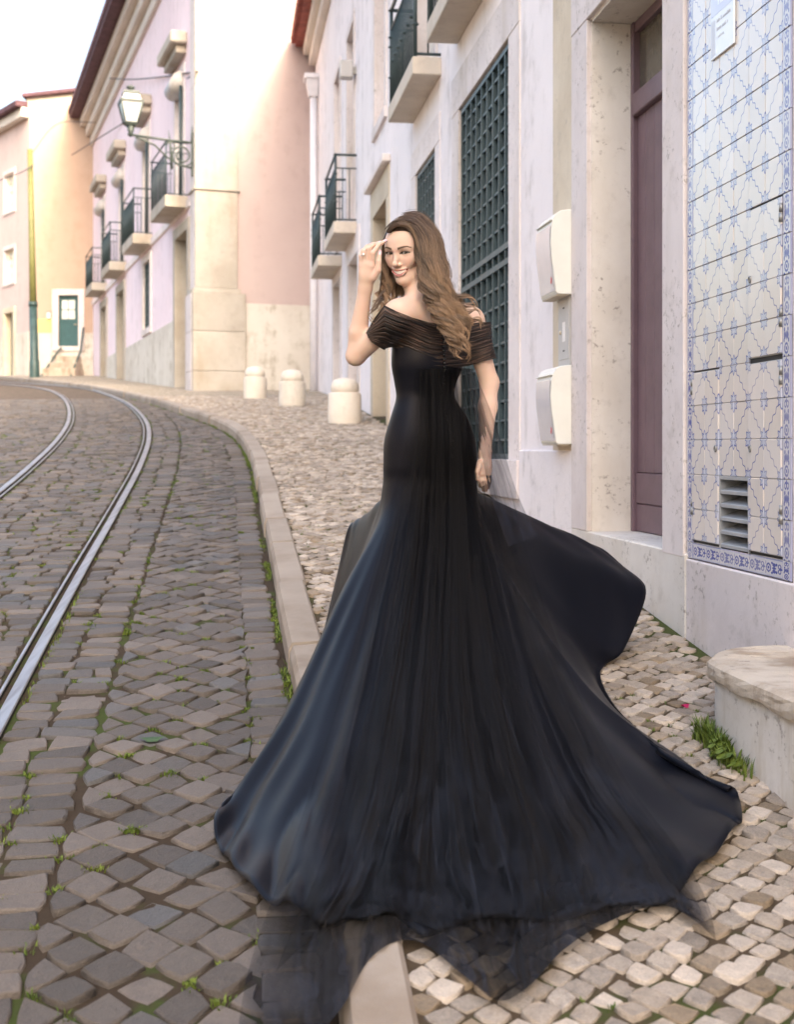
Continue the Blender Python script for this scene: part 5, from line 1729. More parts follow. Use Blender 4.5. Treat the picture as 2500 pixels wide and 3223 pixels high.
lash = near_eye * np.exp(-(((c_ - eup) / 0.0024) ** 2)) * (np.abs(ex) < 1.15); blend(lash, (0.018, 0.012, 0.010))
lash2 = near_eye * np.exp(-(((c_ - elo) / 0.0017) ** 2)) * (np.abs(ex) < 1.1) * 0.75; blend(lash2, (0.05, 0.03, 0.022))
bt = np.clip((x1 - 0.012) / 0.043, 0, 1)
bc = 0.0150 + 0.0070 * np.sin(np.clip(bt / 0.72, 0, 1.25) * math.pi / 2) - 0.004 * np.maximum(bt - 0.75, 0) / 0.25
bw = 0.0042 * (1 - 0.55 * bt)
brow = fm * sstep(bw - np.abs(c_ - bc), -0.0012, 0.0012) * sstep(x1, 0.0105, 0.0140) * (x1 < 0.055) * 0.9
blend(brow, (0.060, 0.034, 0.022))
nost = fm * np.exp(-((((x1 - 0.0062) / 0.0035) ** 2 + ((c_ + 0.047) / 0.002) ** 2))) * 0.3; blend(nost, (0.25, 0.10, 0.07))  # shade of the nostril hollows put into the skin colour
m = M('skin', rough=0.58, spec=0.16)
m.nt.links.new(m.attr('col'), m.b.inputs['Base Color'])
m.b.inputs['Subsurface Weight'].default_value = 0.35
m.b.inputs['Subsurface Radius'].default_value = (0.012, 0.005, 0.003)
m.b.inputs['Subsurface Scale'].default_value = 0.6
m.bump(m.noise(220, 3, 0.6), 0.08, 0.002)
MAT['skin'] = m.mat
body = np_mesh('body', BV, [BQ], MAT['skin'], person, smooth=True, col=COLV)

# eyes
def eyeball(sg):
    c = H(sg * 0.031, -0.0108, 0.0); r = 0.0122 * HS
    g = np.array((0, 0, CAM_Z)) - c; g /= np.linalg.norm(g)
    u = np.cross(g, UP); u /= np.linalg.norm(u); w = np.cross(u, g)
    V = []; Cc = []; Fs = []
    n, mm = 24, 28
    for i in range(mm + 1):
        th = math.pi * (i / mm) ** 1.3
        for j in range(n):
            ph = 2 * math.pi * j / n
            V.append(c + r * (1.03 if th < 0.5 else 1.0) * (math.cos(th) * g + math.sin(th) * (math.cos(ph) * u + math.sin(ph) * w)))
            Cc.append((0.008, 0.006, 0.005) if th < 0.24 else (0.085, 0.06, 0.038) if th < 0.50 else (0.03, 0.02, 0.015) if th < 0.57 else (0.42, 0.39, 0.38))
    for i in range(mm):
        for j in range(n): Fs.append((i * n + j, i * n + (j + 1) % n, (i + 1) * n + (j + 1) % n, (i + 1) * n + j))
    return np_mesh('eye', np.array(V), [np.array(Fs)], MAT['eye'], person, smooth=True, col=np.array(Cc))
m = M('eye', rough=0.08, spec=0.5); m.nt.links.new(m.attr('col'), m.b.inputs['Base Color']); MAT['eye'] = m.mat
eyeball(-1); eyeball(1)
# upper lashes
MAT['lash'] = paint('eyelashes', (0.012, 0.008, 0.007), 0.6)
for sg in (-1, 1):
    V = []; Fs = []
    for k in range(15):
        x = -1.0 + 2.0 * k / 14
        tilt = 0.0012 * x * sg; up = 0.0046 * (1 - x * x) + tilt
        ax_ = sg * 0.031 + x * 0.0150; bb = -0.0108 + 0.0150 * math.sqrt(max(0.05, 1 - (x * 0.95) ** 2))
        V += [H(ax_, bb, up), H(ax_ * (1 + 0.03 * x * sg) + 0.001 * x, bb + 0.004, up + 0.0016)]
    for k in range(14): Fs.append((2 * k, 2 * k + 2, 2 * k + 3, 2 * k + 1))
    mesh_obj('eyelash', V, Fs, MAT['lash'], person)
# teeth
V = []; Fs = []
n = 49
for k in range(n):
    a = -0.0285 + 0.057 * k / (n - 1)
    tooth = abs(math.sin(math.pi * (a / 0.0078 + 0.0))) ** 0.35
    b0 = 0.0035 - 8.0 * a * a + 0.0010 * tooth
    cu_, cl_ = mu(a) + 0.003, ml_(a) + 0.0012 + 0.0012 * (1 - tooth)
    for q in range(5):
        V.append(H(a, b0 - 0.0015 * (q / 4) ** 2, cu_ + (cl_ - cu_) * q / 4))
for k in range(n - 1):
    for q in range(4): Fs.append((k * 5 + q, k * 5 + q + 1, (k + 1) * 5 + q + 1, (k + 1) * 5 + q))
mesh_obj('teeth', V, Fs, paint('tooth_enamel', (0.82, 0.78, 0.72), 0.2, 0.02), person, smooth=True)
# fingernails and ring
MAT['nail'] = paint('pink_nail', (0.78, 0.52, 0.58), 0.15, 0.02)
for nm in fingers:
    P = [zx_(*p) for p in fingers[nm]]
    dr = P[3] - P[2]; dr /= np.linalg.norm(dr)
    out = np.array((0, -1.0, 0.25)) if nm != 'thumb' else np.array((0.15, -1.0, 0.0))
    out = out - dr * out.dot(dr); out /= np.linalg.norm(out); sd = np.cross(dr, out)
    r = frad[nm][3]
    V = []
    for i in range(6):
        for j in range(5):
            u = -0.006 + 0.021 * i / 5; w = (j / 4 - 0.5) * 2
            wd = r * 0.78 * (1 if i < 3 else (1 - ((i - 2.5) / 3.2) ** 2))
            V.append(P[3] + dr * u + sd * (w * wd) + out * (r * 1.03 * math.sqrt(max(0.05, 1 - 0.5 * w * w)) + 0.0006 - 0.0016 * max(0, i - 3)))
    Fs = [(i * 5 + j, i * 5 + j + 1, (i + 1) * 5 + j + 1, (i + 1) * 5 + j) for i in range(5) for j in range(4)]
    mesh_obj('fingernail', V, Fs, MAT['nail'], person, smooth=True)
P = [zx_(*p) for p in fingers['ring']]
rc = P[0] * 0.25 + P[1] * 0.75; dr = (P[1] - P[0]) / np.linalg.norm(P[1] - P[0]); s1 = np.cross(dr, (0, -1, 0)); s1 /= np.linalg.norm(s1); s2 = np.cross(dr, s1)
MAT['silver'] = paint('silver', (0.75, 0.73, 0.70), 0.15, 0.02, metallic=1.0)
ring_o = tube('ring', [rc + 0.0100 * (math.cos(t) * s1 + math.sin(t) * s2) for t in np.linspace(0, 2 * math.pi, 20, endpoint=False)], 0.0011, MAT['silver'], person, 6, closed=True)
top_ = rc + np.array((0, -0.0125, 0.001))
lathe('gemstone', Vector(top_) - Vector((0, 0, 0.004)), [(0.001, 0), (0.0045, 0.003), (0.0045, 0.006), (0.002, 0.008)], paint('clear_gem', (0.9, 0.9, 0.92), 0.02, 0.0, spec=0.9), ring_o, 8, smooth=False)

# ------------------------------------------------------------------ gown
def satin(name, col, rough):
    m = M(name, rough=rough, spec=0.17)
    n = m.noise(5, 4, 0.55)
    m.color(m.mix(n, col, tuple(x * 1.35 for x in col)))
    m.b.inputs['Sheen Weight'].default_value = 0.04; m.b.inputs['Sheen Roughness'].default_value = 0.4
    m.b.inputs['Sheen Tint'].default_value = (0.8, 0.75, 0.75, 1)
    m.b.inputs['Specular Tint'].default_value = (1.0, 0.88, 0.80, 1)
    m.bump(m.noise(420, 2, 0.5) * 0.4 + m.noise(7, 3, 0.5) * 1.0, 0.12, 0.006)
    m.rough(n * 0.15 + (rough - 0.07))
    return m.mat
MAT['satin'] = satin('black_satin', (0.0026, 0.0036, 0.0075), 0.42)
# upper rings: centre pixel, half width, half depth, twist
rings = [((1345, 1085, 0.045), 0.140, 0.098, 33), ((1346, 1150, 0.045), 0.143, 0.100, 32), ((1340, 1205, 0.045), 0.122, 0.092, 30), ((1341, 1253, 0.045), 0.116, 0.086, 28), ((1352, 1315, 0.045), 0.150, 0.108, 26),
         ((1354, 1385, 0.05), 0.175, 0.130, 24), ((1356, 1462, 0.05), 0.180, 0.134, 22), ((1354, 1530, 0.05), 0.178, 0.148, 20)]
def ring_pt(k, phi):
    (x, y, d), a, b, tw = rings[k]
    c = B(x, y, d); t = math.radians(tw)
    l = np.array((math.cos(t), math.sin(t), 0)); fw = np.array((-math.sin(t), math.cos(t), 0))
    but = 1.0
    if k in (5, 6): but = 1 + 0.10 * max(0, -math.sin(phi)) ** 2
    return c + a * math.cos(phi) * l + b * but * math.sin(phi) * fw
# skirt meridians: angle, then pixel + distance down to the hem
mer = [
    (270, [(1395, 1640, 4.455), (1400, 1900, 4.12), (1395, 2300, 3.56), (1390, 2650, 3.12), (1390, 2905, 2.80)]),
    (248, [(1320, 1640, 4.43), (1270, 1900, 4.15), (1200, 2300, 3.62), (1130, 2650, 3.20), (1090, 2895, 2.82)]),
    (228, [(1262, 1640, 4.45), (1180, 1900, 4.20), (1060, 2300, 3.72), (930, 2640, 3.34), (860, 2830, 3.02)]),
    (208, [(1218, 1650, 4.47), (1120, 1880, 4.25), (960, 2260, 3.86), (800, 2560, 3.56), (725, 2715, 3.30)]),
    (190, [(1190, 1650, 4.52), (1075, 1870, 4.32), (920, 2200, 4.00), (760, 2460, 3.75), (676, 2565, 3.57)]),
    (172, [(1182, 1660, 4.58), (1080, 1860, 4.42), (950, 2170, 4.15), (850, 2390, 3.90), (800, 2475, 3.76)]),
    (155, [(1180, 1640, 4.66), (1110, 1820, 4.60), (1040, 2020, 4.50), (990, 2180, 4.42), (960, 2260, 4.38)]),
    (135, [(1185, 1620, 4.74), (1140, 1740, 4.80), (1085, 1880, 4.88), (1040, 1980, 4.92), (1010, 2050, 4.95)]),
    (116, [(1195, 1580, 4.82), (1175, 1600, 4.92), (1150, 1620, 5.02), (1130, 1635, 5.08), (1112, 1648, 5.12)]),
    (90, [(1340, 1600, 4.86), (1345, 1680, 5.00), (1350, 1780, 5.15), (1350, 1850, 5.25), (1350, 1930, 5.30)]),
    (62, [(1470, 1580, 4.86), (1520, 1620, 5.0), (1580, 1680, 5.15), (1620, 1750, 5.25), (1650, 1800, 5.30)]),
    (40, [(1510, 1555, 4.80), (1590, 1590, 4.90), (1690, 1638, 5.02), (1770, 1675, 5.10), (1843, 1712, 5.16)]),
    (22, [(1520, 1570, 4.72), (1630, 1640, 4.80), (1770, 1720, 4.90), (1920, 1790, 4.98), (2026, 1845, 5.02)]),
    (8, [(1525, 1600, 4.64), (1620, 1720, 4.68), (1740, 1870, 4.74), (1870, 1990, 4.80), (1965, 2045, 4.82)]),
    (-6, [(1525, 1640, 4.57), (1600, 1780, 4.55), (1710, 1950, 4.55), (1810, 2060, 4.60), (1885, 2142, 4.66)]),
    (-20, [(1522, 1650, 4.52), (1625, 1860, 4.36), (1800, 2110, 4.12), (1980, 2290, 3.92), (2130, 2388, 3.76)]),
    (-36, [(1515, 1650, 4.48), (1650, 1890, 4.27), (1860, 2190, 3.96), (2120, 2400, 3.74), (2332, 2508, 3.49)]),
    (-52, [(1500, 1645, 4.46), (1600, 1890, 4.20), (1790, 2250, 3.76), (2060, 2540, 3.42), (2258, 2680, 3.15)]),
    (-68, [(1465, 1640, 4.44), (1520, 1890, 4.15), (1670, 2300, 3.62), (1890, 2640, 3.24), (2066, 2828, 2.91)]),
    (-80, [(1430, 1640, 4.43), (1455, 1895, 4.13), (1530, 2300, 3.58), (1640, 2650, 3.15), (1720, 2890, 2.82)]),
]
mer = sorted([(p % 360, q) for p, q in mer], key=lambda e: e[0])
NU = 420; SUBV = 9
pts = []
for phi, q in mer:
    col_ = [ring_pt(k, math.radians(phi)) for k in range(len(rings))] + [np.array(at(*p)) for p in q]
    # keep the hem just above the stones
    pts.append(col_)
PM = np.array(pts)                                      # (meridians, levels, 3)
ph_m = np.array([e[0] for e in mer])
# periodic interpolation round the body (Catmull-Rom in angle), per level
def around(PL):
    m_ = len(PL); out = np.zeros((NU, 3))
    phs = np.linspace(0, 360, NU, endpoint=False)
    ext = np.concatenate([ph_m[-2:] - 360, ph_m, ph_m[:2] + 360]); P = np.concatenate([PL[-2:], PL, PL[:2]])
    for k, ph in enumerate(phs):
        i = np.searchsorted(ext, ph, side='right') - 1
        i = min(max(i, 1), len(ext) - 3)
        t = (ph - ext[i]) / (ext[i + 1] - ext[i])
        h = ext[i + 1] - ext[i]
        m0 = (P[i + 1] - P[i - 1]) / (ext[i + 1] - ext[i - 1]) * h; m1 = (P[i + 2] - P[i]) / (ext[i + 2] - ext[i]) * h
        t2, t3 = t * t, t ** 3
        out[k] = (2 * t3 - 3 * t2 + 1) * P[i] + (t3 - 2 * t2 + t) * m0 + (-2 * t3 + 3 * t2) * P[i + 1] + (t3 - t2) * m1
    return out
LV = []
for k in range(PM.shape[1]):
    if k < len(rings):
        LV.append(np.array([ring_pt(k, math.radians(a)) for a in np.linspace(0, 360, NU, endpoint=False)]))
    else: LV.append(around(PM[:, k]))
LV = np.array(LV)                                       # (levels, NU, 3)
G = np.stack([catmull(LV[:, j], SUBV) for j in range(NU)], 1)      # (NV, NU, 3)
NV = G.shape[0]
vv = np.arange(NV) / SUBV                                # level coordinate
# folds that open towards the hem, in the cloth itself
def grid_normals(G):
    du = np.roll(G, -1, 1) - np.roll(G, 1, 1); dv = np.gradient(G, axis=0)
    n = np.cross(du, dv); n /= (np.linalg.norm(n, axis=2, keepdims=True) + 1e-9); return n
N = grid_normals(G)
c0 = G.mean(1, keepdims=True)
phs = np.linspace(0, 2 * math.pi, NU, endpoint=False)
amp = np.clip((vv - 8.0) / 4.5, 0, 1) ** 1.3
fold = 0.020 * np.sin(phs * 15 + 0.7 * np.sin(phs * 3)) + 0.014 * np.sin(phs * 27 + 1.1) + 0.010 * np.sin(phs * 9 + 2.0)
back = 0.35 + 0.65 * np.clip(-np.sin(phs), 0, 1)
G = G + N * (amp[:, None] * (fold * back)[None])[:, :, None]
lump = 0.006 * np.sin(phs[None] * 21 + vv[:, None] * 2.3) * np.sin(vv[:, None] * 3.1 + phs[None] * 5) * amp[:, None]
G = G + N * lump[:, :, None]
# hem never sinks into the stones
gx_k = np.interp(G[:, :, 1], KERB.p[:, 1], KERB.p[:, 0])
def floor_z(X, Y):
    kx = np.interp(Y, KERB.p[:, 1], KERB.p[:, 0])
    return gz(Y) - ROAD_DROP * (1 - sstep(X - kx, -0.28, -0.075)) + 0.012
def settle(P, lift):
    """cloth that would sink into the stones is laid on them"""
    P = P.copy()
    for _ in range(6):
        fz = floor_z(P[..., 0], P[..., 1]) + lift
        low = P[..., 2] < fz
        m_ = (P[..., 2] - CAM_Z) / P[..., 1]
        Yn = np.where(low, (fz - CAM_Z) / np.minimum(m_, -0.05), P[..., 1])
        k_ = Yn / P[..., 1]
        P = np.stack([P[..., 0] * k_, Yn, CAM_Z + (P[..., 2] - CAM_Z) * k_], -1)
    P[..., 2] = np.maximum(P[..., 2], floor_z(P[..., 0], P[..., 1]) + lift - 0.004)
    return P
G = settle(G, 0.0)
ii, jj = np.meshgrid(np.arange(NV - 1), np.arange(NU), indexing='ij')
GQ = np.stack([ii * NU + jj, ii * NU + (jj + 1) % NU, (ii + 1) * NU + (jj + 1) % NU, (ii + 1) * NU + jj], -1).reshape(-1, 4)
gown = np_mesh('gown', G.reshape(-1, 3), [GQ], MAT['satin'], person, smooth=True)
so = gown.modifiers.new('thickness', 'SOLIDIFY'); so.thickness = 0.004; so.offset = 1.0

# ---- ruched off-shoulder band, from the same body field
hull = Field()
torso(hull)
hull.cone(L_SH, L_EL, 0.050, 0.041, 0.07); hull.cone(R_SH, R_EL, 0.050, 0.040, 0.07)
hv, hq = surface_nets(hull.d - 0.0085, GMIN, VOX)
hv = smooth_mesh(hv, hq, 8, 0.5)
top_pts = [(1100, 1075), (1150, 1050), (1180, 1003), (1211, 960), (1250, 980), (1300, 1000), (1350, 1014), (1400, 1022), (1440, 1023), (1480, 1019), (1512, 1014), (1600, 1012)]
bot_pts = [(1100, 1000), (1149, 1046), (1170, 1077), (1211, 1103), (1260, 1124), (1310, 1142), (1360, 1152), (1400, 1156), (1440, 1156), (1475, 1152), (1545, 1131), (1600, 1120)]
hx = CX + hv[:, 0] * F_PX / hv[:, 1]; hy = HY - (hv[:, 2] - CAM_Z) * F_PX / hv[:, 1]
tp = np.interp(hx, *zip(*top_pts)); bp = np.interp(hx, *zip(*bot_pts))
vb = (hy - tp) / (bp - tp)
keepv = (vb > -0.035) & (vb < 1.035) & (bp > tp)
q_ok = keepv[hq].all(1)
hq = hq[q_ok]
used = np.unique(hq); remap = np.full(len(hv), -1); remap[used] = np.arange(len(used))
hv = hv[used]; hq = remap[hq]; vb = vb[used]; hx = hx[used]; hgt_ = (bp - tp)[used]
vcl = np.clip(vb, 0, 1); hv[:, 2] -= (vcl - vb) * hgt_ * hv[:, 1] / F_PX; vb = vcl
wob = vb + 0.035 * np.sin(hx * 0.016 + 1.0) + 0.02 * np.sin(hx * 0.045)
ruch = 0.0017 * np.sin(wob * 62 + 0.6 * np.sin(hx * 0.03)) + 0.0013 * np.sin(wob * 113 + hx * 0.02)
cen_t = np.array(B(1365, 1060, 0.05)); ctr = np.stack([np.full(len(hv), cen_t[0]), np.full(len(hv), cen_t[1]), hv[:, 2]], 1)
dirn = hv - ctr; dirn /= np.linalg.norm(dirn, axis=1)[:, None] + 1e-9
hv = hv + dirn * ruch[:, None]
m = M('ruched_tulle', rough=0.55, spec=0.3)
u, v = m.uv()
st = m.noise(1.0, 5, 0.65, m.vec(u * 5.0, v * 30.0, 0.0)); st2 = m.noise(1.0, 4, 0.6, m.vec(u * 9.0, v * 75.0, 3.0))
mx = (st * 0.6 + st2 * 0.4)
m.color(m.mix(mx.step(0.46, 0.66), (0.010, 0.008, 0.008), (0.15, 0.088, 0.066)))
tr = m.nt.nodes.new('ShaderNodeBsdfTransparent'); mxs = m.nt.nodes.new('ShaderNodeMixShader')
m.link(1.0 - mx.step(0.42, 0.72) * 0.42, mxs.inputs[0]); m.nt.links.new(tr.outputs[0], mxs.inputs[1]); m.nt.links.new(m.b.outputs[0], mxs.inputs[2])
m.nt.links.new(mxs.outputs[0], m.nt.nodes['Material Output'].inputs['Surface'])
m.bump(st2, 0.4, 0.006)
MAT['ruched'] = m.mat
band = np_mesh('shoulder_band', hv, [hq], MAT['ruched'], gown, smooth=True, uv=np.stack([(hx - 1100) / 450, wob], 1))

# ---- tulle train draped over the satin
bvh = BVHTree.FromPolygons([tuple(p) for p in G.reshape(-1, 3)], [tuple(map(int, q)) for q in GQ])
camp = Vector((0, 0, CAM_Z))
def drape(x, y):
    d = (at(x, y, 1.0) - camp); L = d.length; d = d / L
    h = bvh.ray_cast(camp, d)
    Yh = h[0].y if h[0] is not None else None
    ys = np.arange(1.9, 6.0, 0.01); zr_ = CAM_Z + (HY - y) * ys / F_PX; xr_ = (x - CX) * ys / F_PX
    s_ = np.where(zr_ <= floor_z(xr_, ys) + 0.006)[0]
    Yg = ys[s_[0]] if len(s_) else None
    return Yh, Yg
def make_tulle(name, Lp, Rp, hem, NT_U, NT_V, off, sagk, ple_n, mat, seed):
    Lc = catmull(Lp, 12); Rc = catmull(Rp, 12)
    n_ = min(len(Lc), len(Rc)); Lc = Lc[np.linspace(0, len(Lc) - 1, n_).astype(int)]; Rc = Rc[np.linspace(0, len(Rc) - 1, n_).astype(int)]
    _h = catmull(hem, 8); hemu, hemx, hemy = _h[:, 0], _h[:, 1], _h[:, 2]
    TX = np.zeros((NT_V, NT_U)); TY = np.zeros((NT_V, NT_U)); TD = np.full((NT_V, NT_U), np.nan)
    rs = np.random.default_rng(seed); p1, p2, p3 = rs.uniform(0, 6.28, 3)
    us = np.linspace(0, 1, NT_U)
    for i in range(NT_V):
        v = i / (NT_V - 1); k = v * (n_ - 1); k0 = min(int(k), n_ - 2); fr_ = k - k0
        l = Lc[k0] * (1 - fr_) + Lc[k0 + 1] * fr_; r = Rc[k0] * (1 - fr_) + Rc[k0 + 1] * fr_
        x = l[0] + (r[0] - l[0]) * us; y = l[1] + (r[1] - l[1]) * us
        ex_ = np.interp(us, hemu, hemx) - (Lc[-1][0] + (Rc[-1][0] - Lc[-1][0]) * us); ey_ = np.interp(us, hemu, hemy) - (Lc[-1][1] + (Rc[-1][1] - Lc[-1][1]) * us)
        w = v ** 3
        TX[i] = x + ex_ * w + 16 * v * np.sin(v * 8 + us * 9 + p1); TY[i] = y + ey_ * w + sagk * math.sin(math.pi * min(1, v * 1.2)) * np.sin(math.pi * us) * (1 - w) * min(1, v * 6)
        for j in range(NT_U):
            Yh, Yg = drape(TX[i, j], TY[i, j])
            if Yh is not None and (Yg is None or Yh < Yg + 0.02): TD[i, j] = Yh - off - 0.012 * v
            elif Yg is not None and TY[i, j] > 2450: TD[i, j] = Yg - 0.005
    for i in range(NT_V):                               # where the veil hangs free, carry on from its neighbours
        ok = ~np.isnan(TD[i])
        if ok.any(): TD[i] = np.interp(np.arange(NT_U), np.where(ok)[0], TD[i][ok])
    TDs = TD.copy()
    for _ in range(14):
        P_ = np.pad(TDs, 1, mode='edge'); TDs = 0.5 * TDs + 0.125 * (P_[:-2, 1:-1] + P_[2:, 1:-1] + P_[1:-1, :-2] + P_[1:-1, 2:])
    TD = np.minimum(TDs, TD)
    U_ = us[None]; V_ = np.linspace(0, 1, NT_V)[:, None]
    wq = 1.5 * np.sin(V_ * 2.2 + U_ * 7 + p1) + 1.3 * V_ ** 2 * np.sin(V_ * 5 + U_ * 9 + p2)
    ple = 0.011 * np.sin(U_ * 2 * math.pi * ple_n + wq) + 0.007 * np.sin(U_ * 2 * math.pi * ple_n * 1.83 + 1.6 * wq + p3) + 0.006 * V_ ** 2 * np.sin(V_ * 13 + U_ * 15 + p2) * np.sin(U_ * 21 + p1)
    TD = TD - np.abs(ple) * 1.25 * np.clip(V_ * 3 + 0.4, 0, 1)
    TP = np.stack([(TX - CX) * TD / F_PX, TD, CAM_Z + (HY - TY) * TD / F_PX], -1)
    TP = settle(TP, 0.006)
    ii, jj = np.meshgrid(np.arange(NT_V - 1), np.arange(NT_U - 1), indexing='ij')
    TQ = np.stack([ii * NT_U + jj, ii * NT_U + jj + 1, (ii + 1) * NT_U + jj + 1, (ii + 1) * NT_U + jj], -1).reshape(-1, 4)
    uvT = np.stack([np.broadcast_to(U_, TX.shape), np.broadcast_to(V_, TX.shape)], -1).reshape(-1, 2)
    return np_mesh(name, TP.reshape(-1, 3), [TQ], mat, gown, smooth=True, uv=uvT)
def tulle_mat(name, fu, lo, hi, base_a, span_a, tail_a, z0, edge_w):
    """net: threads of black nylon with gaps, denser where it is gathered into pleats"""
    m = M(name, rough=0.75, spec=0.10)
    u, v = m.uv()
    warp = m.noise(1.0, 3, 0.55, m.vec(u * 4.0, v * 4.0, z0 + 1.0)) - 0.5
    swirl = v * v * 2.2 + 1.2
    uu = u * fu + warp * swirl
    st = m.noise(1.0, 4, 0.62, m.vec(uu, v * 1.7 + warp * 1.5, z0))
    st2 = m.noise(1.0, 3, 0.6, m.vec(uu * 2.6, v * 2.2, z0 + 2.0))
    den = (st * 0.74 + st2 * 0.26)
    wisp = 1.0 - ((den - 0.5).abs()).step(0.0, 0.045)
    c = m.mix(den.step(0.40, 0.64), lo, hi)
    c = m.mix(wisp * 0.32, c, m.mix(v.step(0.35, 0.8), tuple(x * 2.2 for x in hi), (hi[0] * 2.4, hi[1] * 2.9, hi[2] * 3.8)))
    cloud = m.noise(1.0, 4, 0.6, m.vec(u * 5.0 + warp * 2.0, v * 6.0, z0 + 9.0), dist=1.0).step(0.46, 0.66) * v.step(0.3, 0.75)
    c = m.mix(cloud * 0.6, c, (hi[0] * 1.9, hi[1] * 2.3, hi[2] * 3.0))
    m.color(c)
    tr = m.nt.nodes.new('ShaderNodeBsdfTransparent'); mxs = m.nt.nodes.new('ShaderNodeMixShader')
    alpha = (den.step(0.34, 0.66) * span_a + base_a) + v.step(0.5, 0.9) * tail_a
    edge = (u.min(1.0 - u)).step(0.0, edge_w) * 0.55 + 0.45
    patch = m.noise(1.0, 3, 0.5, m.vec(u * 6.0, v * 7.0, z0 + 5.0)).step(0.35, 0.62) * 0.18 + 0.82
    m.link((alpha * edge * patch.max(1.0 - v.step(0.6, 0.9))).min(0.95), mxs.inputs[0])
    m.nt.links.new(tr.outputs[0], mxs.inputs[1]); m.nt.links.new(m.b.outputs[0], mxs.inputs[2])
    m.nt.links.new(mxs.outputs[0], m.nt.nodes['Material Output'].inputs['Surface'])
    return m.mat
MAT['tulle'] = tulle_mat('black_tulle', 14.0, (0.0022, 0.0023, 0.0032), (0.0150, 0.0142, 0.0158), 0.24, 0.48, 0.36, 0.0, 0.08)
MAT['tulle_inner'] = tulle_mat('black_tulle_gathered', 9.0, (0.0016, 0.0016, 0.0020), (0.0105, 0.0098, 0.0105), 0.36, 0.46, 0.05, 7.0, 0.16)
make_tulle('tulle_train', [(1306, 1160), (1292, 1330), (1240, 1560), (1165, 1840), (1060, 2200), (950, 2550), (850, 2850), (800, 3050), (775, 3260)],
           [(1487, 1160), (1540, 1340), (1600, 1520), (1660, 1740), (1790, 2090), (1970, 2420), (2150, 2660), (2220, 2800), (2235, 2900)],
           [(0, 760, 3275), (.10, 930, 3300), (.17, 1060, 3190), (.24, 1160, 3010), (.32, 1290, 2960), (.42, 1450, 3070), (.50, 1570, 3150), (.58, 1680, 3100), (.66, 1790, 2990), (.76, 1930, 2900), (.86, 2080, 2850), (.94, 2180, 2900), (1.0, 2240, 2960)],
           170, 104, 0.022, 60, 17, MAT['tulle'], 1)
make_tulle('tulle_train', [(1322, 1158), (1318, 1330), (1292, 1600), (1250, 1880), (1160, 2240), (1060, 2560), (960, 2800), (900, 2930), (880, 3010)],
           [(1478, 1158), (1500, 1330), (1530, 1560), (1565, 1800), (1640, 2160), (1740, 2480), (1840, 2700), (1880, 2800), (1900, 2860)],
           [(0, 870, 3060), (.15, 1010, 2950), (.3, 1190, 2880), (.45, 1370, 2930), (.6, 1540, 3010), (.75, 1680, 2930), (.88, 1800, 2850), (1.0, 1900, 2840)],
           130, 90, 0.036, 45, 12, MAT['tulle_inner'], 2)

# loose edge of the veil hanging in front of the lowered arm
Lv = catmull([(1468, 1162, 4.50), (1492, 1300, 4.49), (1515, 1420, 4.47), (1545, 1560, 4.43), (1600, 1720, 4.38)], 12)
Rv = catmull([(1490, 1160, 4.52), (1545, 1290, 4.50), (1585, 1410, 4.48), (1625, 1540, 4.46), (1690, 1690, 4.42)], 12)
nv_, nu_ = len(Lv), 24
PV = np.zeros((nv_, nu_, 3))
for i in range(nv_):
    for j in range(nu_):
        q_ = j / (nu_ - 1); p_ = Lv[i] * (1 - q_) + Rv[i] * q_
        PV[i, j] = at(p_[0], p_[1], p_[2] - 0.012 * abs(math.sin(q_ * 9 + i * 0.05)))
ii, jj = np.meshgrid(np.arange(nv_ - 1), np.arange(nu_ - 1), indexing='ij')
QV = np.stack([ii * nu_ + jj, ii * nu_ + jj + 1, (ii + 1) * nu_ + jj + 1, (ii + 1) * nu_ + jj], -1).reshape(-1, 4)
MAT['tulle_loose'] = tulle_mat('black_tulle_single', 2.2, (0.008, 0.008, 0.011), (0.02, 0.019, 0.024), 0.34, 0.22, 0.0, 3.0, 0.02)
uv_ = np.stack(np.meshgrid(np.linspace(0, 1, nv_), np.linspace(0, 1, nu_), indexing='ij')[::-1], -1).reshape(-1, 2)
np_mesh('tulle_train', PV.reshape(-1, 3), [QV], MAT['tulle_loose'], gown, smooth=True, uv=uv_)

# ---- buttons down the back
bv2 = BVHTree.FromPolygons([tuple(p) for p in hv], [tuple(map(int, q)) for q in hq])
MAT['button'] = paint('black_button', (0.012, 0.012, 0.013), 0.25)
btn = None
line = catmull([(1399, 1026), (1398, 1090), (1399, 1150), (1396, 1210), (1393, 1260), (1410, 1330), (1424, 1400), (1422, 1440)], 40)
seg = np.concatenate([[0], np.cumsum(np.linalg.norm(np.diff(line, axis=0), axis=1))])
for s in np.arange(0, seg[-1], 13.0):
    x = np.interp(s, seg, line[:, 0]); y = np.interp(s, seg, line[:, 1])
    d = (at(x, y, 1.0) - camp).normalized()
    best = None
    for tree in (bv2, bvh):
        h = tree.ray_cast(camp, d)
        if h[0] is not None and (best is None or h[3] < best): best = h[3]
    if best is None: continue
    p = camp + d * (best - 0.004)
    if btn is None:
        btn = lathe('button', (0, 0, 0), [(0.001, -0.006), (0.0055, -0.004), (0.0068, 0.0), (0.0055, 0.004), (0.001, 0.006)], MAT['button'], gown, 10)
        o = btn
    else:
        o = bpy.data.objects.new('button', btn.data); link(o, gown)
    o.location = p

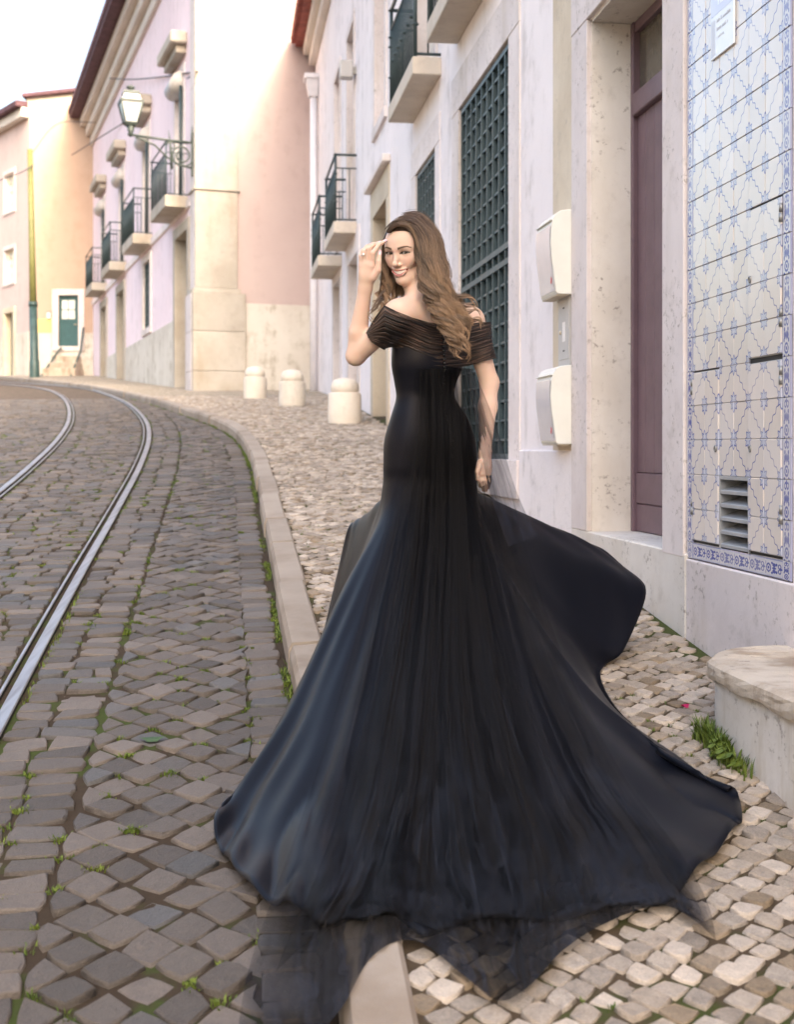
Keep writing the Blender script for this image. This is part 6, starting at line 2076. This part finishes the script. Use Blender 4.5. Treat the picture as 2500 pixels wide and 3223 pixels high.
# ------------------------------------------------------------------ hair
hr = np.random.default_rng(21)
def strand_set(guides, n, spread, curl, rad, t0=0.0, ncl=46, lf=(-0.006, 0.010)):
    """guides: list (across) of lists of (x, y, Y); strands gather in waving locks between neighbouring guides"""
    Gd = np.array([catmull([tuple(at(*p)) for p in g], 4) for g in guides])       # (ng, m, 3)
    ng, m_ = Gd.shape[:2]
    out = []
    tt = np.linspace(0, 1, m_)
    locks = []
    for c in range(ncl):
        q = (ng - 1) * (c + hr.uniform(0, 1)) / ncl
        i = min(int(q), ng - 2); fq = q - i
        base = Gd[i] * (1 - fq) + Gd[i + 1] * fq
        seglen = np.concatenate([[0], np.cumsum(np.linalg.norm(np.diff(base, axis=0), axis=1))])
        wl = hr.uniform(0.085, 0.15); ph = hr.uniform(0, 6.28) * 0.5 + q * 1.2
        env = np.clip((tt - 0.20) / 0.45, 0, 1) ** 1.1 * curl * hr.uniform(0.6, 1.35)
        a_ = seglen / wl * 6.28 + ph
        tn = np.gradient(base, axis=0); tn /= np.linalg.norm(tn, axis=1)[:, None] + 1e-9
        s1 = np.cross(tn, (0, -1, 0)); s1 /= np.linalg.norm(s1, axis=1)[:, None] + 1e-9
        s2 = np.cross(tn, s1)
        lift = hr.uniform(*lf)
        cen = base + s1 * (np.sin(a_) * env)[:, None] + s2 * (np.cos(a_) * env * 0.8)[:, None] + np.array((0, -1, 0)) * lift
        locks.append((q, cen, s1, s2, hr.uniform(0, 1), hr.uniform(0.70, 1.0), hr.uniform(0.7, 1.3)))
    for k in range(n):
        q, cen, s1, s2, tone, Ln, wid = locks[k % ncl]
        r0 = abs(hr.normal(0, 1)) * spread * wid; th = hr.uniform(0, 6.28)
        fan = (1.25 - 0.90 * np.clip(tt * 1.1, 0, 1) ** 1.5) + 0.5 * np.clip(tt - 0.85, 0, 1)
        tw = th + tt * hr.normal(0, 1.2)
        P = cen + s1 * (r0 * 1.7 * np.cos(tw) * fan)[:, None] + s2 * (r0 * 0.8 * np.sin(tw) * fan)[:, None]
        L = Ln * (hr.uniform(0.86, 1.0) if t0 == 0 else 1.0)
        s_ = np.clip(tt * L, 0, 1)
        P = np.stack([np.interp(s_, tt, P[:, c]) for c in range(3)], 1)
        out.append((P, np.clip(0.65 * tone + 0.35 * hr.uniform(0, 1), 0, 1), rad * hr.uniform(0.6, 1.3)))
    return out
main = [
    [(1256, 718, 4.53), (1284, 716, 4.512), (1305, 750, 4.512), (1313, 815, 4.52), (1320, 880, 4.50), (1342, 945, 4.47), (1385, 1025, 4.435), (1430, 1095, 4.42), (1448, 1130, 4.42)],
    [(1254, 712, 4.55), (1296, 706, 4.51), (1330, 745, 4.49), (1340, 815, 4.475), (1348, 885, 4.46), (1372, 955, 4.44), (1410, 1030, 4.42), (1445, 1100, 4.405), (1460, 1142, 4.405)],
    [(1262, 700, 4.58), (1310, 695, 4.54), (1354, 745, 4.50), (1372, 820, 4.475), (1382, 890, 4.455), (1405, 955, 4.44), (1435, 1025, 4.42), (1462, 1090, 4.41), (1468, 1145, 4.41)],
    [(1275, 690, 4.62), (1320, 688, 4.60), (1368, 745, 4.565), (1388, 825, 4.53), (1400, 895, 4.50), (1422, 950, 4.48), (1452, 1005, 4.455), (1474, 1060, 4.44), (1482, 1120, 4.44)],
    [(1290, 686, 4.65), (1332, 688, 4.66), (1378, 750, 4.65), (1400, 835, 4.62), (1412, 905, 4.58), (1436, 950, 4.54), (1470, 985, 4.51), (1494, 1010, 4.50), (1502, 1045, 4.50)]]
left = [
    [(1245, 718, 4.56), (1226, 728, 4.575), (1212, 765, 4.60), (1207, 820, 4.60), (1205, 880, 4.58), (1196, 925, 4.55), (1180, 962, 4.52), (1168, 1000, 4.50), (1180, 1030, 4.49)],
    [(1250, 710, 4.60), (1232, 726, 4.62), (1218, 770, 4.63), (1214, 830, 4.62), (1214, 890, 4.60), (1210, 935, 4.57), (1202, 970, 4.54), (1190, 1000, 4.51), (1176, 1012, 4.49)],
    [(1256, 706, 4.64), (1240, 728, 4.66), (1232, 780, 4.66), (1232, 840, 4.66), (1236, 890, 4.65), (1234, 930, 4.62), (1226, 960, 4.58), (1214, 990, 4.53), (1200, 1005, 4.50)]]
behind = [
    [(1230, 850, 4.66), (1232, 890, 4.66), (1230, 925, 4.64), (1228, 985, 4.60)], [(1256, 850, 4.66), (1256, 890, 4.66), (1254, 930, 4.645), (1250, 985, 4.61)], [(1296, 860, 4.66), (1296, 895, 4.65), (1292, 930, 4.64), (1286, 975, 4.62)]]
top = [
    [(1222, 734, 4.515), (1238, 716, 4.505), (1264, 709, 4.495), (1292, 719, 4.49), (1310, 752, 4.49), (1324, 805, 4.485)],
    [(1228, 728, 4.53), (1244, 708, 4.525), (1270, 700, 4.515), (1300, 712, 4.505), (1324, 748, 4.50), (1342, 802, 4.485)],
    [(1242, 714, 4.56), (1258, 698, 4.565), (1285, 690, 4.56), (1320, 702, 4.53), (1352, 745, 4.505), (1372, 810, 4.48)],
    [(1252, 704, 4.60), (1275, 688, 4.615), (1308, 681, 4.615), (1348, 698, 4.60), (1382, 748, 4.575), (1404, 820, 4.54)]]
strands = strand_set(main, 4300, 0.0046, 0.0165, 0.00052, 0, 58) + strand_set(left, 800, 0.0028, 0.017, 0.0005, 0, 12) + strand_set(behind, 200, 0.004, 0.003, 0.001, 0, 12) + strand_set(top, 2000, 0.0030, 0.002, 0.0005, 1, 60, (-0.004, 0.002))
# a few flyaway curls
for x0, y0, x1, y1, x2, y2, Y in ((1440, 960, 1490, 962, 1522, 985, 4.5), (1450, 985, 1500, 975, 1530, 1000, 4.5), (1205, 905, 1172, 950, 1160, 1000, 4.52), (1200, 930, 1165, 985, 1186, 1026, 4.5), (1430, 930, 1478, 935, 1512, 962, 4.5), (1460, 1010, 1510, 1005, 1528, 1035, 4.49)):
    g = [[(x0, y0, Y), ((x0 + x1) / 2, (y0 + y1) / 2 - 4, Y), (x1, y1, Y), (x2, y2, Y)], [(x0 + 8, y0 + 10, Y), ((x0 + x1) / 2 + 6, (y0 + y1) / 2 + 8, Y), (x1 + 4, y1 + 9, Y), (x2 - 4, y2 + 14, Y)]]
    strands += strand_set(g, 26, 0.0025, 0.008, 0.0006, 0, 4)
def off_skull(P):
    q = (P - EYE) @ HR.T / HS - np.array((0, -0.092, 0.034))
    k = np.sqrt(((q / np.array((0.082, 0.106, 0.090))) ** 2).sum(1))[:, None]
    q = np.where((k < 1) & (q[:, 2:3] > 0.0), q / np.maximum(k, 0.3), q)
    return EYE + HS * ((q + np.array((0, -0.092, 0.034))) @ HR)
strands = [(off_skull(P), t_, r_) for P, t_, r_ in strands]
def on_face(P):
    q = (P - EYE) @ HR.T / HS
    return ((np.abs(q[:, 0]) < 0.055) & (q[:, 1] > -0.03) & (q[:, 2] < 0.071) & (q[:, 2] > -0.12)).any()
strands = [s_ for s_ in strands if not on_face(s_[0])]
VV = []; FF = []; CC = []; base_i = 0
root_c, tip_c = np.array((0.072, 0.044, 0.031)), np.array((0.31, 0.195, 0.115))
for P, rnd, r in strands:
    m_ = len(P)
    tn = np.gradient(P, axis=0); tn /= np.linalg.norm(tn, axis=1)[:, None] + 1e-9
    s1 = np.cross(tn, (0.3, -1, 0.2)); s1 /= np.linalg.norm(s1, axis=1)[:, None] + 1e-9
    s2 = np.cross(tn, s1)
    tt = np.linspace(0, 1, m_)[:, None]
    rr = r * (1 - 0.75 * tt ** 3)
    ring3 = np.stack([P + rr * 1.6 * s1, P - rr * 1.6 * s1 * 0.6 + rr * s2, P - rr * s1 * 0.6 - rr * s2], 1)
    VV.append(ring3.reshape(-1, 3))
    i = np.arange(m_ - 1)[:, None] * 3; k = np.arange(3)[None]; k2 = (k + 1) % 3
    FF.append(np.stack([base_i + i + k, base_i + i + k2, base_i + i + 3 + k2, base_i + i + 3 + k], -1).reshape(-1, 4))
    shade = 0.35 + 1.5 * rnd ** 1.3
    cc = (root_c * (1 - tt ** 1.1) + tip_c * tt ** 1.1) * shade
    CC.append(np.repeat(cc, 3, 0)); base_i += 3 * m_
m = M('brown_hair', rough=0.30, spec=0.6); m.nt.links.new(m.attr('col'), m.b.inputs['Base Color'])
m.b.inputs['Anisotropic'].default_value = 0.5
MAT['hair'] = m.mat
hair = np_mesh('hair', np.concatenate(VV), [np.concatenate(FF)], MAT['hair'], person, smooth=True, col=np.concatenate(CC))
# the mass of hair under the loose strands, and the scalp
def mass(guides, name, push, res=10):
    Gd = np.array([catmull([tuple(at(*p)) for p in g], 8) for g in guides]); Gd = np.stack([catmull(Gd[:, k], res) for k in range(Gd.shape[1])], 1)
    Gd = Gd[:, :int(Gd.shape[1] * 0.66)]
    a, b = Gd.shape[:2]
    N_ = np.cross(np.gradient(Gd, axis=0), np.gradient(Gd, axis=1)); N_ /= np.linalg.norm(N_, axis=2, keepdims=True) + 1e-9
    sgn = np.where(N_[:, :, 1:2] > 0, 1, -1)
    Gd = Gd + N_ * sgn * (push + 0.003 * np.sin(np.arange(a)[:, None, None] * 1.9))
    ii, jj = np.meshgrid(np.arange(a - 1), np.arange(b - 1), indexing='ij')
    Q_ = np.stack([ii * b + jj, ii * b + jj + 1, (ii + 1) * b + jj + 1, (ii + 1) * b + jj], -1).reshape(-1, 4)
    tt = np.broadcast_to(np.linspace(0, 1, b)[None, :, None], (a, b, 1))
    col = (root_c * (1 - tt) + tip_c * tt) * (0.45 + 0.25 * np.sin(np.arange(a) * 2.4))[:, None, None]
    o = np_mesh(name, Gd.reshape(-1, 3), [Q_], MAT['hair'], hair, smooth=True, col=col.reshape(-1, 3))
mass(main, 'hair_lock', 0.010); mass(left, 'hair_lock', 0.008); mass(behind, 'hair_lock', 0.004)
sc = Field(); f2 = sc
f2.ell(H(0, -0.092, 0.034), np.array((0.080, 0.104, 0.088)) * HS, HR, 0.02)
f2.ell(H(0, -0.110, -0.02), np.array((0.072, 0.075, 0.075)) * HS, HR, 0.03)
sv, sq_ = surface_nets(sc.d[::2, ::2, ::2], GMIN, VOX * 2)
l2 = (sv - EYE) @ HR.T / HS
kv = l2[:, 1] < np.minimum(-0.046 + (l2[:, 2] - 0.03) * 1.12, 0.006)
sq_ = sq_[kv[sq_].all(1)]
used = np.unique(sq_); remap = np.full(len(sv), -1); remap[used] = np.arange(len(used))
np_mesh('scalp_hair', sv[used], [remap[sq_]], MAT['hair'], hair, smooth=True, col=np.tile(root_c * 0.9, (len(used), 1)))
